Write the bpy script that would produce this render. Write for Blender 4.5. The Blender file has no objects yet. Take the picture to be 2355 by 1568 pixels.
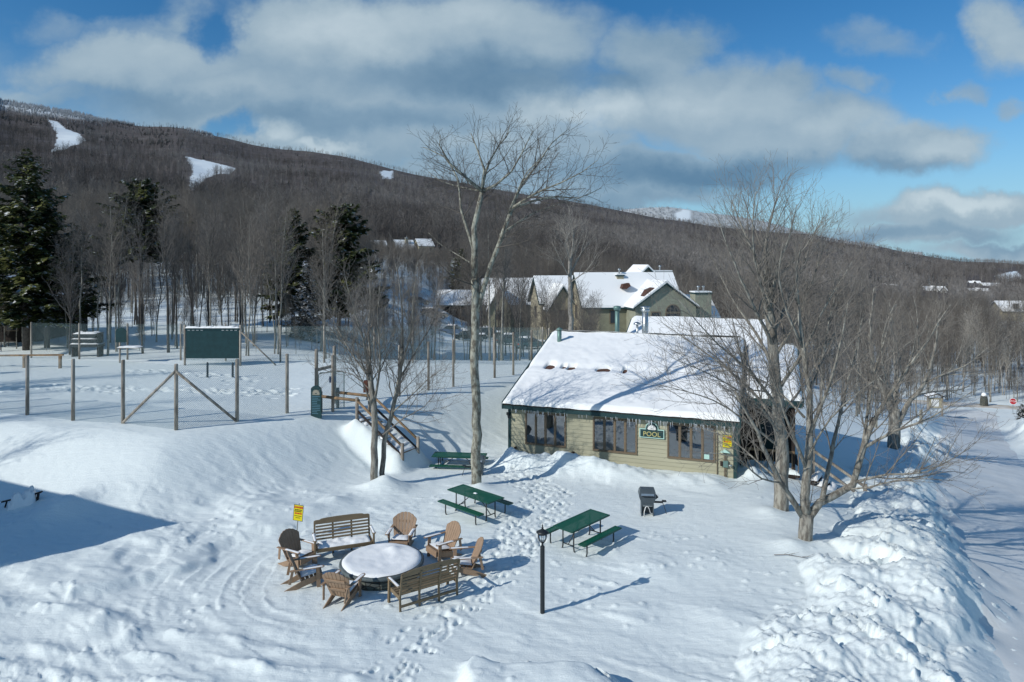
import bpy, bmesh, math, random
import numpy as np
from mathutils import Vector, Matrix, Euler
random.seed(7)
SC = bpy.context.scene
COL = SC.collection
R = math.radians
CAM_H = 8.45; FOC = 683.0; VH = 262.0        # eye height, focal length and horizon row (1024 px wide picture)
SUN_AZ = (0.862, 0.507)                       # ground direction in which shadows fall
SUN_EL = 31.0
# ------------------------------------------------------------------ noise
def _h(ix, iy, seed):
    n = (ix.astype(np.int64)*374761393 + iy.astype(np.int64)*668265263 + seed*974634777) & 0x7fffffff
    n = ((n ^ (n >> 13))*1274126177) & 0x7fffffff
    n = (n ^ (n >> 16))
    return (n & 0xffff)/65535.0
def vn(x, y, seed=0):
    x = np.asarray(x, float); y = np.asarray(y, float)
    ix = np.floor(x); iy = np.floor(y); fx = x-ix; fy = y-iy
    fx = fx*fx*fx*(fx*(fx*6-15)+10); fy = fy*fy*fy*(fy*(fy*6-15)+10)
    a = _h(ix, iy, seed); b = _h(ix+1, iy, seed); c = _h(ix, iy+1, seed); d = _h(ix+1, iy+1, seed)
    return (a*(1-fx)+b*fx)*(1-fy)+(c*(1-fx)+d*fx)*fy-0.5
def fbm(x, y, oct=4, seed=0, gain=0.5):
    s = 0; a = 1
    for i in range(oct):
        s = s+a*vn(x*(2.03**i)+17.3*i, y*(2.03**i)-9.1*i, seed+i*13); a *= gain
    return s
def worley(x, y, seed=0):
    ix = np.floor(x); iy = np.floor(y); best = np.full(np.shape(x), 9.0); val = np.zeros(np.shape(x))
    for dx in (-1, 0, 1):
        for dy in (-1, 0, 1):
            cx = ix+dx; cy = iy+dy
            px = cx+_h(cx, cy, seed); py = cy+_h(cx, cy, seed+5)
            d = (px-x)**2+(py-y)**2
            m = d < best
            best = np.where(m, d, best); val = np.where(m, _h(cx, cy, seed+9), val)
    return np.sqrt(best), val
def plates(x, y, seed):
    """broken slabs: every cell keeps its own height and tilt, so edges stay crisp"""
    ix = np.floor(x); iy = np.floor(y); b1 = np.full(np.shape(x), 9.0); b2 = b1.copy(); z = np.zeros(np.shape(x))
    for dx in (-1, 0, 1):
        for dy in (-1, 0, 1):
            cx = ix+dx; cy = iy+dy
            ox = x-(cx+_h(cx, cy, seed)); oy = y-(cy+_h(cx, cy, seed+5)); d = np.sqrt(ox*ox+oy*oy)
            m = d < b1
            b2 = np.where(m, b1, np.minimum(b2, d)); b1 = np.where(m, d, b1)
            z = np.where(m, (_h(cx, cy, seed+9)-.5)+(_h(cx, cy, seed+3)-.5)*1.5*ox+(_h(cx, cy, seed+7)-.5)*1.5*oy, z)
    return z, b2-b1
def sst(a, b, x):
    t = np.clip((x-a)/(b-a), 0, 1); return t*t*(3-2*t)   # a > b falls instead of rising
def polydist(x, y, pts):
    """distance to a polyline, arc-length parameter and signed side (left of travel positive)"""
    best = np.full(np.shape(x), 1e9); par = np.zeros(np.shape(x)); side = np.zeros(np.shape(x)); acc = 0
    for (x0, y0), (x1, y1) in zip(pts[:-1], pts[1:]):
        dx, dy = x1-x0, y1-y0; L = math.hypot(dx, dy)
        t = np.clip(((x-x0)*dx+(y-y0)*dy)/(L*L), 0, 1)
        qx = x-(x0+t*dx); qy = y-(y0+t*dy); d = np.hypot(qx, qy)
        m = d < best
        best = np.where(m, d, best); par = np.where(m, acc+t*L, par); side = np.where(m, np.sign(dx*qy-dy*qx), side)
        acc += L
    return best, par, side
# ------------------------------------------------------------------ terrain
BANK = [(5.2, 10.5), (6.4, 13), (7.6, 15.2), (9.4, 17.1), (11.5, 19.2), (12.6, 21.5), (13.9, 24.2), (15.6, 27.5), (18.2, 32), (22.8, 39), (29.5, 48.5), (38.3, 61)]
ROADC = [(9.4, 4), (11.2, 9), (13.4, 14), (15.6, 18), (17.6, 22), (20.0, 27), (23.4, 32.5), (28.5, 41), (37, 54), (48, 71), (60, 89), (66, 98)]
CROSS = [(20, 131), (40, 119), (66, 104), (90, 92), (125, 84)]
EDGE = [(-30, 15.6), (-16, 16.2), (-12.4, 16.5), (-10.9, 16.9), (-10.0, 17.9), (-9.4, 19.0), (-8.9, 20.4), (-8.0, 21.5), (-6.6, 22.1), (-4.5, 22.3)]
PIT = (-3.52, 18.5)
PXK = [-1.3, -.8, -.6, -.45, -.3, -.15, 0, .15, .3, .5, .8, 1.3]
ZBK = [30, 24, 20, 17, 13, 8.5, 4, -2, -9, -15, -22, -26]
RIDGE = [(-900, -40), (-300, 60), (0, 240), (100, 258), (200, 277), (300, 294), (430, 310), (500, 327), (600, 343), (700, 358), (800, 374), (900, 396), (1000, 417), (1100, 432), (1200, 447), (1300, 465), (1400, 483), (1500, 500), (1600, 515), (1700, 527), (1800, 538), (1900, 553), (2000, 568), (2100, 588), (2200, 605), (2354, 613), (2800, 622), (3400, 630)]
RPX = [((a*0.435)-512)/683 for a, b in RIDGE]; RTN = [(262-((b-max(4, min(15, 15-a/120)))*0.435))/683 for a, b in RIDGE]
def ridge_y(px): return np.interp(px, [-1, -.75, 0, .4, 1], [1900, 2000, 2100, 2500, 2500])
def footprints():
    rg = np.random.RandomState(3)
    def w(u, v, z=0):
        Y = FOC*(CAM_H-z)/(v-VH); return ((u-512)/FOC*Y, Y)
    out = []
    trails = [([(372, 684), (400, 655), (432, 628), (460, 602), (492, 572), (512, 548), (530, 520), (548, 502), (540, 492), (520, 478), (500, 470)], 0.24, 3, 1.0),
              ([(395, 684), (425, 650), (452, 622), (488, 588), (505, 560)], 0.26, 2, 1.0),
              ([(508, 560), (525, 530), (538, 512), (548, 500)], 0.13, 8, 1.6), ([(555, 498), (545, 489), (528, 480), (505, 470)], 0.11, 8, 1.5)]
    for pts, step, per, spread in trails:
        P = [w(*p) for p in pts]
        for (x0, y0), (x1, y1) in zip(P[:-1], P[1:]):
            L = math.hypot(x1-x0, y1-y0); n = max(1, int(L/step)); dx, dy = (x1-x0)/L, (y1-y0)/L
            for i in range(n):
                for k in range(per):
                    s = (k % 2*2-1)*(0.16 if per == 2 else rg.uniform(.05, .55)*spread)
                    t = (i+rg.uniform(0, 1))/n
                    out.append((x0+(x1-x0)*t-dy*s+rg.normal(0, .07), y0+(y1-y0)*t+dx*s+rg.normal(0, .07), math.atan2(dy, dx)+rg.normal(0, .35), rg.uniform(.42, .78)))
    # tracks across the tennis court
    for pts, n in (([(-30, 37), (-22, 36), (-16, 35.4), (-11, 35)], 190), ([(-24, 42), (-19, 41), (-14, 37.5)], 70)):
        for i in range(n):
            t = rg.uniform(0, len(pts)-1.001); k = int(t); f = t-k
            out.append((pts[k][0]*(1-f)+pts[k+1][0]*f+rg.normal(0, .3), pts[k][1]*(1-f)+pts[k+1][1]*f+rg.normal(0, .55), rg.uniform(-.5, .5), rg.uniform(1., 1.7)))
    return out
FEET = footprints()
MOUNDS = [  # x, y, radius, height : snow cones at trunks, drift bumps
    (-4.75, 25.75, .75, .48), (-5.3, 25.5, .6, .12), (-1.2, 25.4, .55, .2), (8.6, 22.9, .7, .2), (8.25, 20.2, .6, .2), (9.35, 20.2, .5, .1), (-14.8, 22.5, 1.0, .55),
    (-6.2, 24.0, .5, .16), (-9.2, 23.2, .6, .12), (-8.2, 23.4, .5, .12), (-6.9, 23.0, .7, .12), (3.9, 18.9, .9, .14), (5.0, 16.2, 1.1, .17), (6.0, 15.6, .8, .12), (2.9, 16.6, .8, .1), (5.6, 19.4, 1.0, .1), (-9.6, 15.9, .6, .2), (-8.6, 15.3, .35, .18), (-10.8, 16.4, .9, .12), (-12.6, 16.2, 1.1, .14)]
def court_d(x, y):
    dA = (x+13.3)*(-.34)+(y-26.5)*(-.94)
    dB = (x+13.1)*(.717)+(y-26.7)*(-.697)
    return np.maximum(dA, dB)+np.exp(-np.abs(dA-dB)/1.2)*.5
def H(x, y, fine=True):
    x = np.asarray(x, float); y = np.asarray(y, float)
    # coarse shape of the yard
    wr = sst(-48, 8, x)
    z = -.19*np.log1p(np.exp(np.clip((x-10)*1.2, -30, 60)))/1.2 - .045*np.maximum(y-24, 0)*wr
    d = court_d(x, y)
    pl = 1-sst(.2, 5.0, d)
    backfall = 1-sst(44, 66, y)*sst(-22, -8, x)
    pl = pl*backfall
    z = z*(1-pl)+1.75*pl
    back_left = sst(80, 190, y)*(1-wr)
    z = z+back_left*7
    # right of the building the yard sits a little lower
    # mountain blend
    yy = np.maximum(y, 1.0); px = x/yy
    far = y > 90
    if np.any(far):
        zb = np.interp(px, PXK, ZBK); Yr = ridge_y(px); Zr = CAM_H+(np.interp(px, RPX, RTN)+.005*fbm(px*11, px*0+2, 2, 45))*Yr
        t = np.clip((y-280)/(Yr-280), 0, 1.0)
        zm = zb+(Zr-zb)*t**1.15
        zm = zm-np.maximum(y-Yr, 0)*.25
        zm = zm+fbm(x/160., y/160., 3, 41)*10*sst(300, 900, y)*(1-sst(.7, 1, t)*.8)
        b = sst(105, 280, y)
        z = np.where(far, z*(1-b)+zm*b, z)
    if not fine: return z
    near = y < 140
    road, par, sd = polydist(x, y, ROADC)
    onroad = 1-sst(2.6, 3.8, road)
    crs, _, _ = polydist(x, y, CROSS)
    onroad = np.maximum(onroad, 1-sst(3.0, 4.2, crs))
    # plowed bank between yard and road
    bd, bp, bs = polydist(x, y, BANK)
    wob = fbm(bp/2.2, bp*0+1.5, 3, 5)
    hw = 2.05+1.3*wob-.45*sst(9, 13, bp)-.5*sst(24, 40, bp)
    prof = np.clip(1-(bd/np.maximum(hw, .6))**2, 0, 1)
    hgt = .72+.8*fbm(x/2.2, y/2.2, 2, 8)
    hgt = hgt*(1-.35*sst(20, 32, bp))
    wx_ = x+.25*vn(x*2, y*2, 51); wy_ = y+.25*vn(x*2, y*2, 52)
    c1, v1 = worley(wx_*1.1, wy_*1.1, 3); c2, v2 = worley(wx_*2.6+7, wy_*2.6, 4); c3, v3 = worley(x*6+7, y*6, 6)
    p1, e1 = plates(wx_*.85, wy_*.85, 3); p2, e2 = plates(wx_*2.1+3, wy_*2.1, 14); p3, e3 = plates(wx_*5.2, wy_*5.2, 24)
    br1 = sst(-.12, .2, fbm(x/1.9, y/1.9, 3, 57)); br2 = sst(-.05, .25, fbm(x/1.2+5, y/1.2, 3, 58))
    chunk = p1*.36*sst(0, .12, e1)*br1+p2*.20*sst(0, .15, e2)*(.35+.65*br2)+p3*.10*sst(0, .2, e3)*br2+.16*fbm(x*.9, y*.9, 4, 55)+np.where(y < 30, .05*fbm(x*8, y*8, 2, 56), 0)
    pm = sst(0, .35, prof)
    z = z+prof**.75*hgt*.74+pm*chunk*(.55+.45*prof)
    # right shoulder of the road
    z = z-.28*onroad*sst(4, 14, y)*(1-sst(60, 90, y))
    rb = np.exp(-((road-5.2)/1.1)**2)*(sd < 0)*sst(60, 66, y)*(1-sst(84, 92, y))
    z = z+rb*(1.5+1.2*fbm(x/3, y/3, 3, 12))
    lb = np.exp(-((road-4.6)/1.0)**2)*(sd > 0)*sst(44, 50, y)*(1-sst(88, 96, y))
    z = z+lb*(.5+.9*fbm(x/3, y/3, 3, 14))
    # snow pile at the bottom of the picture
    ex = sst(-1.25, -.75, x+.25*vn(y*2, y*0, 3))*(1-sst(1.0, 2.1, x+(y-13.8)*.7+.3*vn(y*1.7, x*0, 4)))
    ey = 1-sst(13.55, 14.35, y+.16*vn(x*1.3, x*0, 9)-.25*np.exp(-((x+.9)/.35)**2))
    pile = ex*ey
    z = z+pile*(.52+.07*fbm(x*1.2, y*1.2, 3, 15))+sst(.05, .3, pile)*(1-sst(.7, .95, pile))*(v2-.5)*.14
    # higher drift left of the plowed ring, with a ragged lip
    ed, ep, es = polydist(x, y, EDGE)
    off = 1.3*fbm(x/2.4, y/2.4, 4, 21, .5)+.35
    lip = sst(-.2, .35+.25*vn(x/1.3, y/1.3, 22), es*ed+off*.7)*(.55+.45*sst(-.30, .12, fbm(x/1.5+4, y/1.5, 3, 24)))*(1-sst(2.0, 5.5, ed))*(1-sst(24.5, 28.5, ep))
    z = z+lip*(.20+.09*fbm(x/1.6, y/1.6, 3, 25))
    # plow arcs round the fire pit
    rr = np.hypot(x-PIT[0], (y-PIT[1])*1.15); an = np.arctan2(PIT[1]-y, PIT[0]-x)
    ring = sst(2.4, 3.2, rr)*(1-sst(7.2, 8.5, rr))*sst(-.75, -.3, an)*(1-sst(1.2, 1.9, an))*(1-lip)
    saw = ((rr+.25*fbm(an*3, rr*.3, 3, 31))*1.9) % 1.0
    z = z+ring*((.026*(saw**3)-.01)*sst(-.15, .25, fbm(x*.7, y*.7, 3, 32))+.015*vn(rr*7, an*2, 33)+.03*fbm(rr*2.1, an*6, 3, 34))
    # wind rows left of the plowed lane at the bottom left
    for (x0, y0, x1, y1, a) in ((-14, 15.6, -3.0, 13.6, .08), (-13, 14.7, -3.2, 12.9, .07), (-9.7, 16.0, -4.4, 14.6, .06), (-13.5, 16.9, -9, 16.2, .06)):
        L = math.hypot(x1-x0, y1-y0); tx, ty = (x1-x0)/L, (y1-y0)/L
        s = (x-x0)*tx+(y-y0)*ty; q = -(x-x0)*ty+(y-y0)*tx+.22*fbm(s/1.5, s*0+a*50, 3, 35)
        env = sst(-1, 1, s)*(1-sst(L-1, L+1, s))
        z = z+env*a*np.exp(-(q/.16)**2)*(.6+1.6*np.clip(fbm(s*1.8, q*2, 3, 36), -.3, 1))+env*.5*a*(1-sst(-.1, .35, q))*np.exp(-np.clip(-q, 0, 9)*.8)
    tread = (1-sst(14.2, 14.8, y-.18*(x+12)*-1+.0*x))*(1-sst(-6.5, -3.5, x))*(x < -3)
    z = z+tread*(v3-.5)*.05
    # snow shed from the pool-house roof
    bx = (x+.13)*.938+(y-30.16)*(-.348); by = (x+.13)*.348+(y-30.16)*.938
    infront = sst(-.6, .6, bx)*(1-sst(8.6, 9.6, bx))
    berm = np.exp(-((by+1.1+.35*vn(bx*.8, bx*0, 61))/.8)**2)*(.5*(1-sst(3, 7.5, bx))+.24)*infront
    z = z+berm*(1+.5*fbm(x*1.5, y*1.5, 3, 62))+infront*np.exp(-((by+.1)/.5)**2)*.12
    z = np.where((bx > 9.3) & (bx < 11.5) & (np.abs(by-.3) < 1.4), z+.38*np.exp(-((bx-10.2)/.55)**2-((by-.6)/.6)**2)*(1+.6*(v2-.5)), z)
    # drifts, bumps
    for (mx, my, mr, mh) in MOUNDS:
        q = np.hypot(x-mx, y-my)/mr
        z = z+np.where(q < 2.4, mh*np.exp(-(q**1.6)*1.3), 0)
    rough = (1-.75*pl)*(1-.75*sst(0, 1.2, 1.75-0*x)*sst(8, 2, d)*(1-pl))
    soft = near*(1-onroad)
    z = z+soft*(.15*fbm(x/5., y/5., 2, 71)*(.4+.6*rough))
    # wind ripples, long along the wind
    wx = x*.88+y*-.47; wy = x*.47+y*.88
    amp = sst(.0, .25, fbm(x/4., y/4., 2, 73)+.1)*rough
    z = z+soft*(.022*amp*fbm(wx*.8, wy*3.2, 3, 75)+.010*fbm(wx*1.8, wy*6.5, 3, 77)*rough)*(.35+.65*sst(24.5, 21, y))
    z = z+np.where(y < 60, .012*fbm(x*5, y*5, 2, 79), 0)*(1+onroad*.3)
    z = z+onroad*(.05*fbm(x*.6, y*.6, 2, 83)+.03*vn(road*3.2, par*.15, 84))
    # wind crust: thin shells with crisp edges
    cr = fbm(wx*.55, wy*2.0, 4, 93, .6); shell = sst(.06, .085, cr)+sst(.17, .19, cr)
    z = z+soft*.014*shell*sst(-.05, .2, fbm(x/3.3, y/3.3, 3, 94))*(1-.7*pl)*(y < 40)
    # crumbs thrown about by feet and plow
    cb, ve = worley(x*3.1, y*3.1, 96); cb2, ve2 = worley(x*6.3, y*6.3, 97)
    where = np.maximum(np.exp(-np.clip(bd-1.6, 0, 9)*1.1), .55*sst(.1, .3, fbm(x/2.4, y/2.4, 3, 98)))*(y < 45)*(1-pl)
    z = z+where*((ve > .80)*.085*np.clip(1-(cb/.30)**2, 0, 1)+(ve2 > .82)*.04*np.clip(1-(cb2/.33)**2, 0, 1))
    # the drift that fills the log stairs
    sx, sy = x+6.75, y-29.75; L_ = 2.61; tx, ty = .843, -.538
    s_ = sx*tx+sy*ty; q_ = -sx*ty*-1*-1+sy*tx
    q_ = sx*(-ty)+sy*tx
    line = 1.62-1.2*np.clip(s_/L_, 0, 1)+.0+.10*fbm(x*2.2, y*2.2, 2, 99)
    sm = sst(-.9, 0., s_)*(1-sst(L_-.2, L_+.5, s_))*sst(-.75, -.05, q_)*(1-sst(1.1, 1.9, q_))
    z = z+sm*np.maximum(line-z, 0)
    # small lumps on the bank foot slope
    lump = sst(.28, .42, fbm(x/3+9, y/3, 2, 87)+.12)*near*(1-pl)*(x < 8)
    z = z+lump*.07*np.clip(fbm(x*1.5, y*1.5, 3, 88), 0, 1)
    return z
def stamp(X, Y, Z):
    """press the footprints into a grid (rows share y)"""
    rows = Y[:, 0]
    for (fx, fy, a, s) in FEET:
        r = .36*s; dp = .04+.06*((fx*7.3+fy*3.1) % 1.0)
        i0, i1 = np.searchsorted(rows, [fy-r, fy+r])
        if i1 <= i0: continue
        xs = X[i0]; j0, j1 = np.searchsorted(xs, [fx-r-.2, fx+r+.2])
        if j1 <= j0: continue
        dx = X[i0:i1, j0:j1]-fx; dy = Y[i0:i1, j0:j1]-fy
        u = (dx*math.cos(a)+dy*math.sin(a))/(.155*s); w = (-dx*math.sin(a)+dy*math.cos(a))/(.085*s)
        q = np.sqrt(u*u+w*w)
        Z[i0:i1, j0:j1] += -dp*s*np.exp(-(q**3)*.7)+.35*dp*s*np.exp(-((q-1.45)/.4)**2)
def hz(x, y, fine=True): return float(H(np.array([x]), np.array([y]), fine)[0])
def G(u, v, y0=9, y1=260):
    """where the line of sight through a picture point meets the snow"""
    Y = np.linspace(y0, y1, 6000); X = (u-512)/FOC*Y; Z = CAM_H-(v-VH)/FOC*Y
    h = H(X, Y, False); m = np.nonzero(Z <= h)[0]
    i = m[0] if len(m) else len(Y)-1
    return (float(X[i]), float(Y[i]), float(hz(X[i], Y[i])))
def G2(a, b): return G(a*.435, b*.435)
def at(u, v, Y): return Vector(((u-512)/FOC*Y, Y, CAM_H-(v-VH)/FOC*Y))
def at2(a, b, Y): return at(a*.435, b*.435, Y)
# ------------------------------------------------------------------ scene helpers
def tag(o, label=None, cat=None, group=None, kind=None):
    if label: o['label'] = label
    if cat: o['category'] = cat
    if group: o['group'] = group
    if kind: o['kind'] = kind
    return o
def thing(name, label, cat, loc=(0, 0, 0), rz=0, group=None, scale=1):
    o = bpy.data.objects.new(name, None); COL.objects.link(o)
    o.empty_display_size = .2
    o.location = loc; o.rotation_euler = (0, 0, rz); o.scale = (scale,)*3
    return tag(o, label, cat, group)
def dup(root, loc, rz, label=None, group=None, scale=None, mats=None):
    def cp(o, par):
        c = o.copy(); COL.objects.link(c); c.parent = par
        if mats and o.type == 'MESH':
            for i, s in enumerate(c.material_slots):
                if s.material and s.material.name in mats:
                    s.link = 'OBJECT'; s.material = mats[o.data.materials[i].name]
        for k in list(o.children): cp(k, c)
        return c
    r = cp(root, None)
    r.location = loc; r.rotation_euler = (0, 0, rz)
    if scale: r.scale = (scale,)*3 if not hasattr(scale, '__len__') else scale
    if label: r['label'] = label
    if group: r['group'] = group
    return r
class MB:
    def __init__(s): s.v = []; s.f = []; s.m = []; s.sm = []; s.mi = 0; s.smooth = False
    def add(s, vs, fs):
        b = len(s.v); s.v.extend([tuple(p) for p in vs])
        for f in fs:
            s.f.append(tuple(b+i for i in f)); s.m.append(s.mi); s.sm.append(s.smooth)
        return s
    def box(s, c, d, rot=None):
        x, y, z = d[0]/2, d[1]/2, d[2]/2
        P = [Vector(p) for p in ((-x, -y, -z), (x, -y, -z), (x, y, -z), (-x, y, -z), (-x, -y, z), (x, -y, z), (x, y, z), (-x, y, z))]
        if rot is not None:
            M = Euler(rot).to_matrix() if not isinstance(rot, Matrix) else rot
            P = [M @ p for p in P]
        C = Vector(c)
        return s.add([p+C for p in P], [(0, 3, 2, 1), (4, 5, 6, 7), (0, 1, 5, 4), (1, 2, 6, 5), (2, 3, 7, 6), (3, 0, 4, 7)])
    def bb(s, x0, x1, y0, y1, z0, z1): return s.box(((x0+x1)/2, (y0+y1)/2, (z0+z1)/2), (x1-x0, y1-y0, z1-z0))
    def bar(s, a, b, w, h, up=(0, 0, 1)):
        a = Vector(a); b = Vector(b); d = b-a; L = d.length; d.normalize(); u = Vector(up)
        sd = d.cross(u)
        if sd.length < 1e-4: sd = d.cross(Vector((0, 1, 0)))
        sd.normalize(); u = sd.cross(d)
        M = Matrix((d, sd, u)).transposed()
        return s.box((a+b)/2, (L, w, h), M)
    def tube(s, pts, rad, n=6, cap=True):
        pts = [Vector(p) for p in pts]; k = len(pts)
        if not hasattr(rad, '__len__'): rad = [rad]*k
        b = len(s.v); u = None
        for i in range(k):
            d = (pts[min(i+1, k-1)]-pts[max(i-1, 0)])
            if d.length < 1e-9: d = Vector((0, 0, 1))
            d.normalize()
            if u is None:
                u = d.cross(Vector((0.3, 1, 0.1))); 
                if u.length < .05: u = d.cross(Vector((1, 0, 0)))
            else: u = u-d*u.dot(d)
            u.normalize(); w = d.cross(u); r = rad[i]; p = pts[i]
            for j in range(n):
                a = 6.283185*j/n; ca = math.cos(a)*r; sa = math.sin(a)*r
                s.v.append((p.x+u.x*ca+w.x*sa, p.y+u.y*ca+w.y*sa, p.z+u.z*ca+w.z*sa))
        for i in range(k-1):
            for j in range(n):
                q = b+i*n+j; q2 = b+i*n+(j+1) % n
                s.f.append((q, q2, q2+n, q+n)); s.m.append(s.mi); s.sm.append(True)
        if cap:
            s.f.append(tuple(b+j for j in range(n))[::-1]); s.m.append(s.mi); s.sm.append(False)
            s.f.append(tuple(b+(k-1)*n+j for j in range(n))); s.m.append(s.mi); s.sm.append(False)
        return s
    def lathe(s, prof, n=16, c=(0, 0, 0), smooth=True):
        b = len(s.v)
        for r, z in prof:
            for j in range(n):
                a = 6.283185*j/n; s.v.append((c[0]+r*math.cos(a), c[1]+r*math.sin(a), c[2]+z))
        for i in range(len(prof)-1):
            for j in range(n):
                q = b+i*n+j; q2 = b+i*n+(j+1) % n
                s.f.append((q, q2, q2+n, q+n)); s.m.append(s.mi); s.sm.append(smooth)
        s.f.append(tuple(b+j for j in range(n))[::-1]); s.m.append(s.mi); s.sm.append(False)
        s.f.append(tuple(b+(len(prof)-1)*n+j for j in range(n))); s.m.append(s.mi); s.sm.append(False)
        return s
    def prism(s, poly, a, b, axis='y'):
        """extrude a 2-D outline (x,z) from y=a to y=b (axis y), (y,z) along x, or (x,y) along z"""
        n = len(poly)
        def P(p, t): return (p[0], t, p[1]) if axis == 'y' else ((t, p[0], p[1]) if axis == 'x' else (p[0], p[1], t))
        vs = [P(p, a) for p in poly]+[P(p, b) for p in poly]
        fs = [tuple(range(n))[::-1], tuple(range(n, 2*n))]+[(i, (i+1) % n, n+(i+1) % n, n+i) for i in range(n)]
        return s.add(vs, fs)
    def build(s, name, mat, parent=None, bevel=0, fix=True, loc=None):
        me = bpy.data.meshes.new(name); me.from_pydata(s.v, [], s.f)
        ms = mat if isinstance(mat, (list, tuple)) else [mat]
        for m in ms: me.materials.append(m)
        me.polygons.foreach_set('use_smooth', s.sm)
        if len(ms) > 1: me.polygons.foreach_set('material_index', s.m)
        me.update()
        if fix and len(s.f) < 3000:
            bm = bmesh.new(); bm.from_mesh(me); bmesh.ops.recalc_face_normals(bm, faces=bm.faces); bm.to_mesh(me); bm.free()
        o = bpy.data.objects.new(name, me); COL.objects.link(o)
        if parent is not None: o.parent = parent
        if loc is not None: o.location = loc
        if bevel:
            b = o.modifiers.new('bevel', 'BEVEL'); b.width = bevel; b.segments = 1; b.limit_method = 'ANGLE'
        return o
def grid_obj(name, X, Y, Z, mat, parent=None, attr=None):
    n, m = X.shape
    me = bpy.data.meshes.new(name)
    me.vertices.add(n*m); me.vertices.foreach_set('co', np.stack([X, Y, Z], -1).astype(np.float32).ravel())
    i = np.arange(n-1)[:, None]*m+np.arange(m-1)[None, :]
    q = np.stack([i, i+1, i+m+1, i+m], -1).reshape(-1, 4).astype(np.int32)
    me.loops.add(q.size); me.loops.foreach_set('vertex_index', q.ravel())
    me.polygons.add(len(q)); me.polygons.foreach_set('loop_start', np.arange(0, q.size, 4, dtype=np.int32))
    me.polygons.foreach_set('use_smooth', np.ones(len(q), bool))
    me.update(calc_edges=True)
    if attr:
        for k, a in attr.items():
            at_ = me.attributes.new(k, 'FLOAT', 'POINT'); at_.data.foreach_set('value', a.astype(np.float32).ravel())
    me.materials.append(mat)
    o = bpy.data.objects.new(name, me); COL.objects.link(o)
    if parent: o.parent = parent
    return o
def text(name, s, size, mat, parent, loc, rot=(R(90), 0, 0), extrude=.004, align='CENTER', serif=False, bold=0):
    cu = bpy.data.curves.new(name, 'FONT'); cu.body = s; cu.size = size; cu.extrude = extrude; cu.align_x = align; cu.align_y = 'CENTER'; cu.offset = bold
    o0 = bpy.data.objects.new('lettering_source', cu); COL.objects.link(o0)
    dg = bpy.context.evaluated_depsgraph_get(); me = bpy.data.meshes.new_from_object(o0.evaluated_get(dg)); me.name = name
    bpy.data.objects.remove(o0); me.materials.clear(); me.materials.append(mat)
    o = bpy.data.objects.new(name, me); COL.objects.link(o); o.parent = parent; o.location = loc; o.rotation_euler = rot
    return o
# ------------------------------------------------------------------ materials
def S(c):   # sRGB 0-255 -> linear
    return tuple(((x/255)/12.92 if x/255 <= .04045 else ((x/255+.055)/1.055)**2.4) for x in c)+(1,)
class NT:
    def __init__(s, nt): s.t = nt; s.n = nt.nodes; s.l = nt.links
    def new(s, typ, ins=None, **kw):
        nd = s.n.new(typ)
        for k, v in kw.items(): setattr(nd, k, v)
        for k, v in (ins or {}).items(): s.put(nd, k, v)
        return nd
    def put(s, nd, k, v):
        i = nd.inputs[k]
        if isinstance(v, bpy.types.NodeSocket): s.l.new(v, i)
        elif isinstance(v, bpy.types.Node): s.l.new(v.outputs[0], i)
        else: i.default_value = v
    def math(s, op, a, b=None, c=None, clamp=False):
        nd = s.n.new('ShaderNodeMath'); nd.operation = op; nd.use_clamp = clamp
        s.put(nd, 0, a)
        if b is not None: s.put(nd, 1, b)
        if c is not None: s.put(nd, 2, c)
        return nd.outputs[0]
    def vmath(s, op, a, b=None, out=0):
        nd = s.n.new('ShaderNodeVectorMath'); nd.operation = op
        s.put(nd, 0, a)
        if b is not None: s.put(nd, 1, b)
        return nd.outputs[out]
    def mix(s, f, a, b):
        nd = s.n.new('ShaderNodeMix'); nd.data_type = 'RGBA'
        s.put(nd, 0, f); s.put(nd, 6, a); s.put(nd, 7, b); return nd.outputs[2]
    def ramp(s, f, stops):
        nd = s.n.new('ShaderNodeValToRGB'); s.put(nd, 0, f); e = nd.color_ramp.elements
        while len(e) < len(stops): e.new(.5)
        for el, (p, c) in zip(e, stops): el.position = p; el.color = c if hasattr(c, '__len__') else (c, c, c, 1)
        return nd.outputs[0]
    def maprange(s, v, a, b, c=0., d=1., smooth=True):
        nd = s.n.new('ShaderNodeMapRange'); nd.interpolation_type = 'SMOOTHSTEP' if smooth else 'LINEAR'
        for i, x in enumerate((v, a, b, c, d)): s.put(nd, i, x)
        return nd.outputs[0]
MATS = {}
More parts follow.
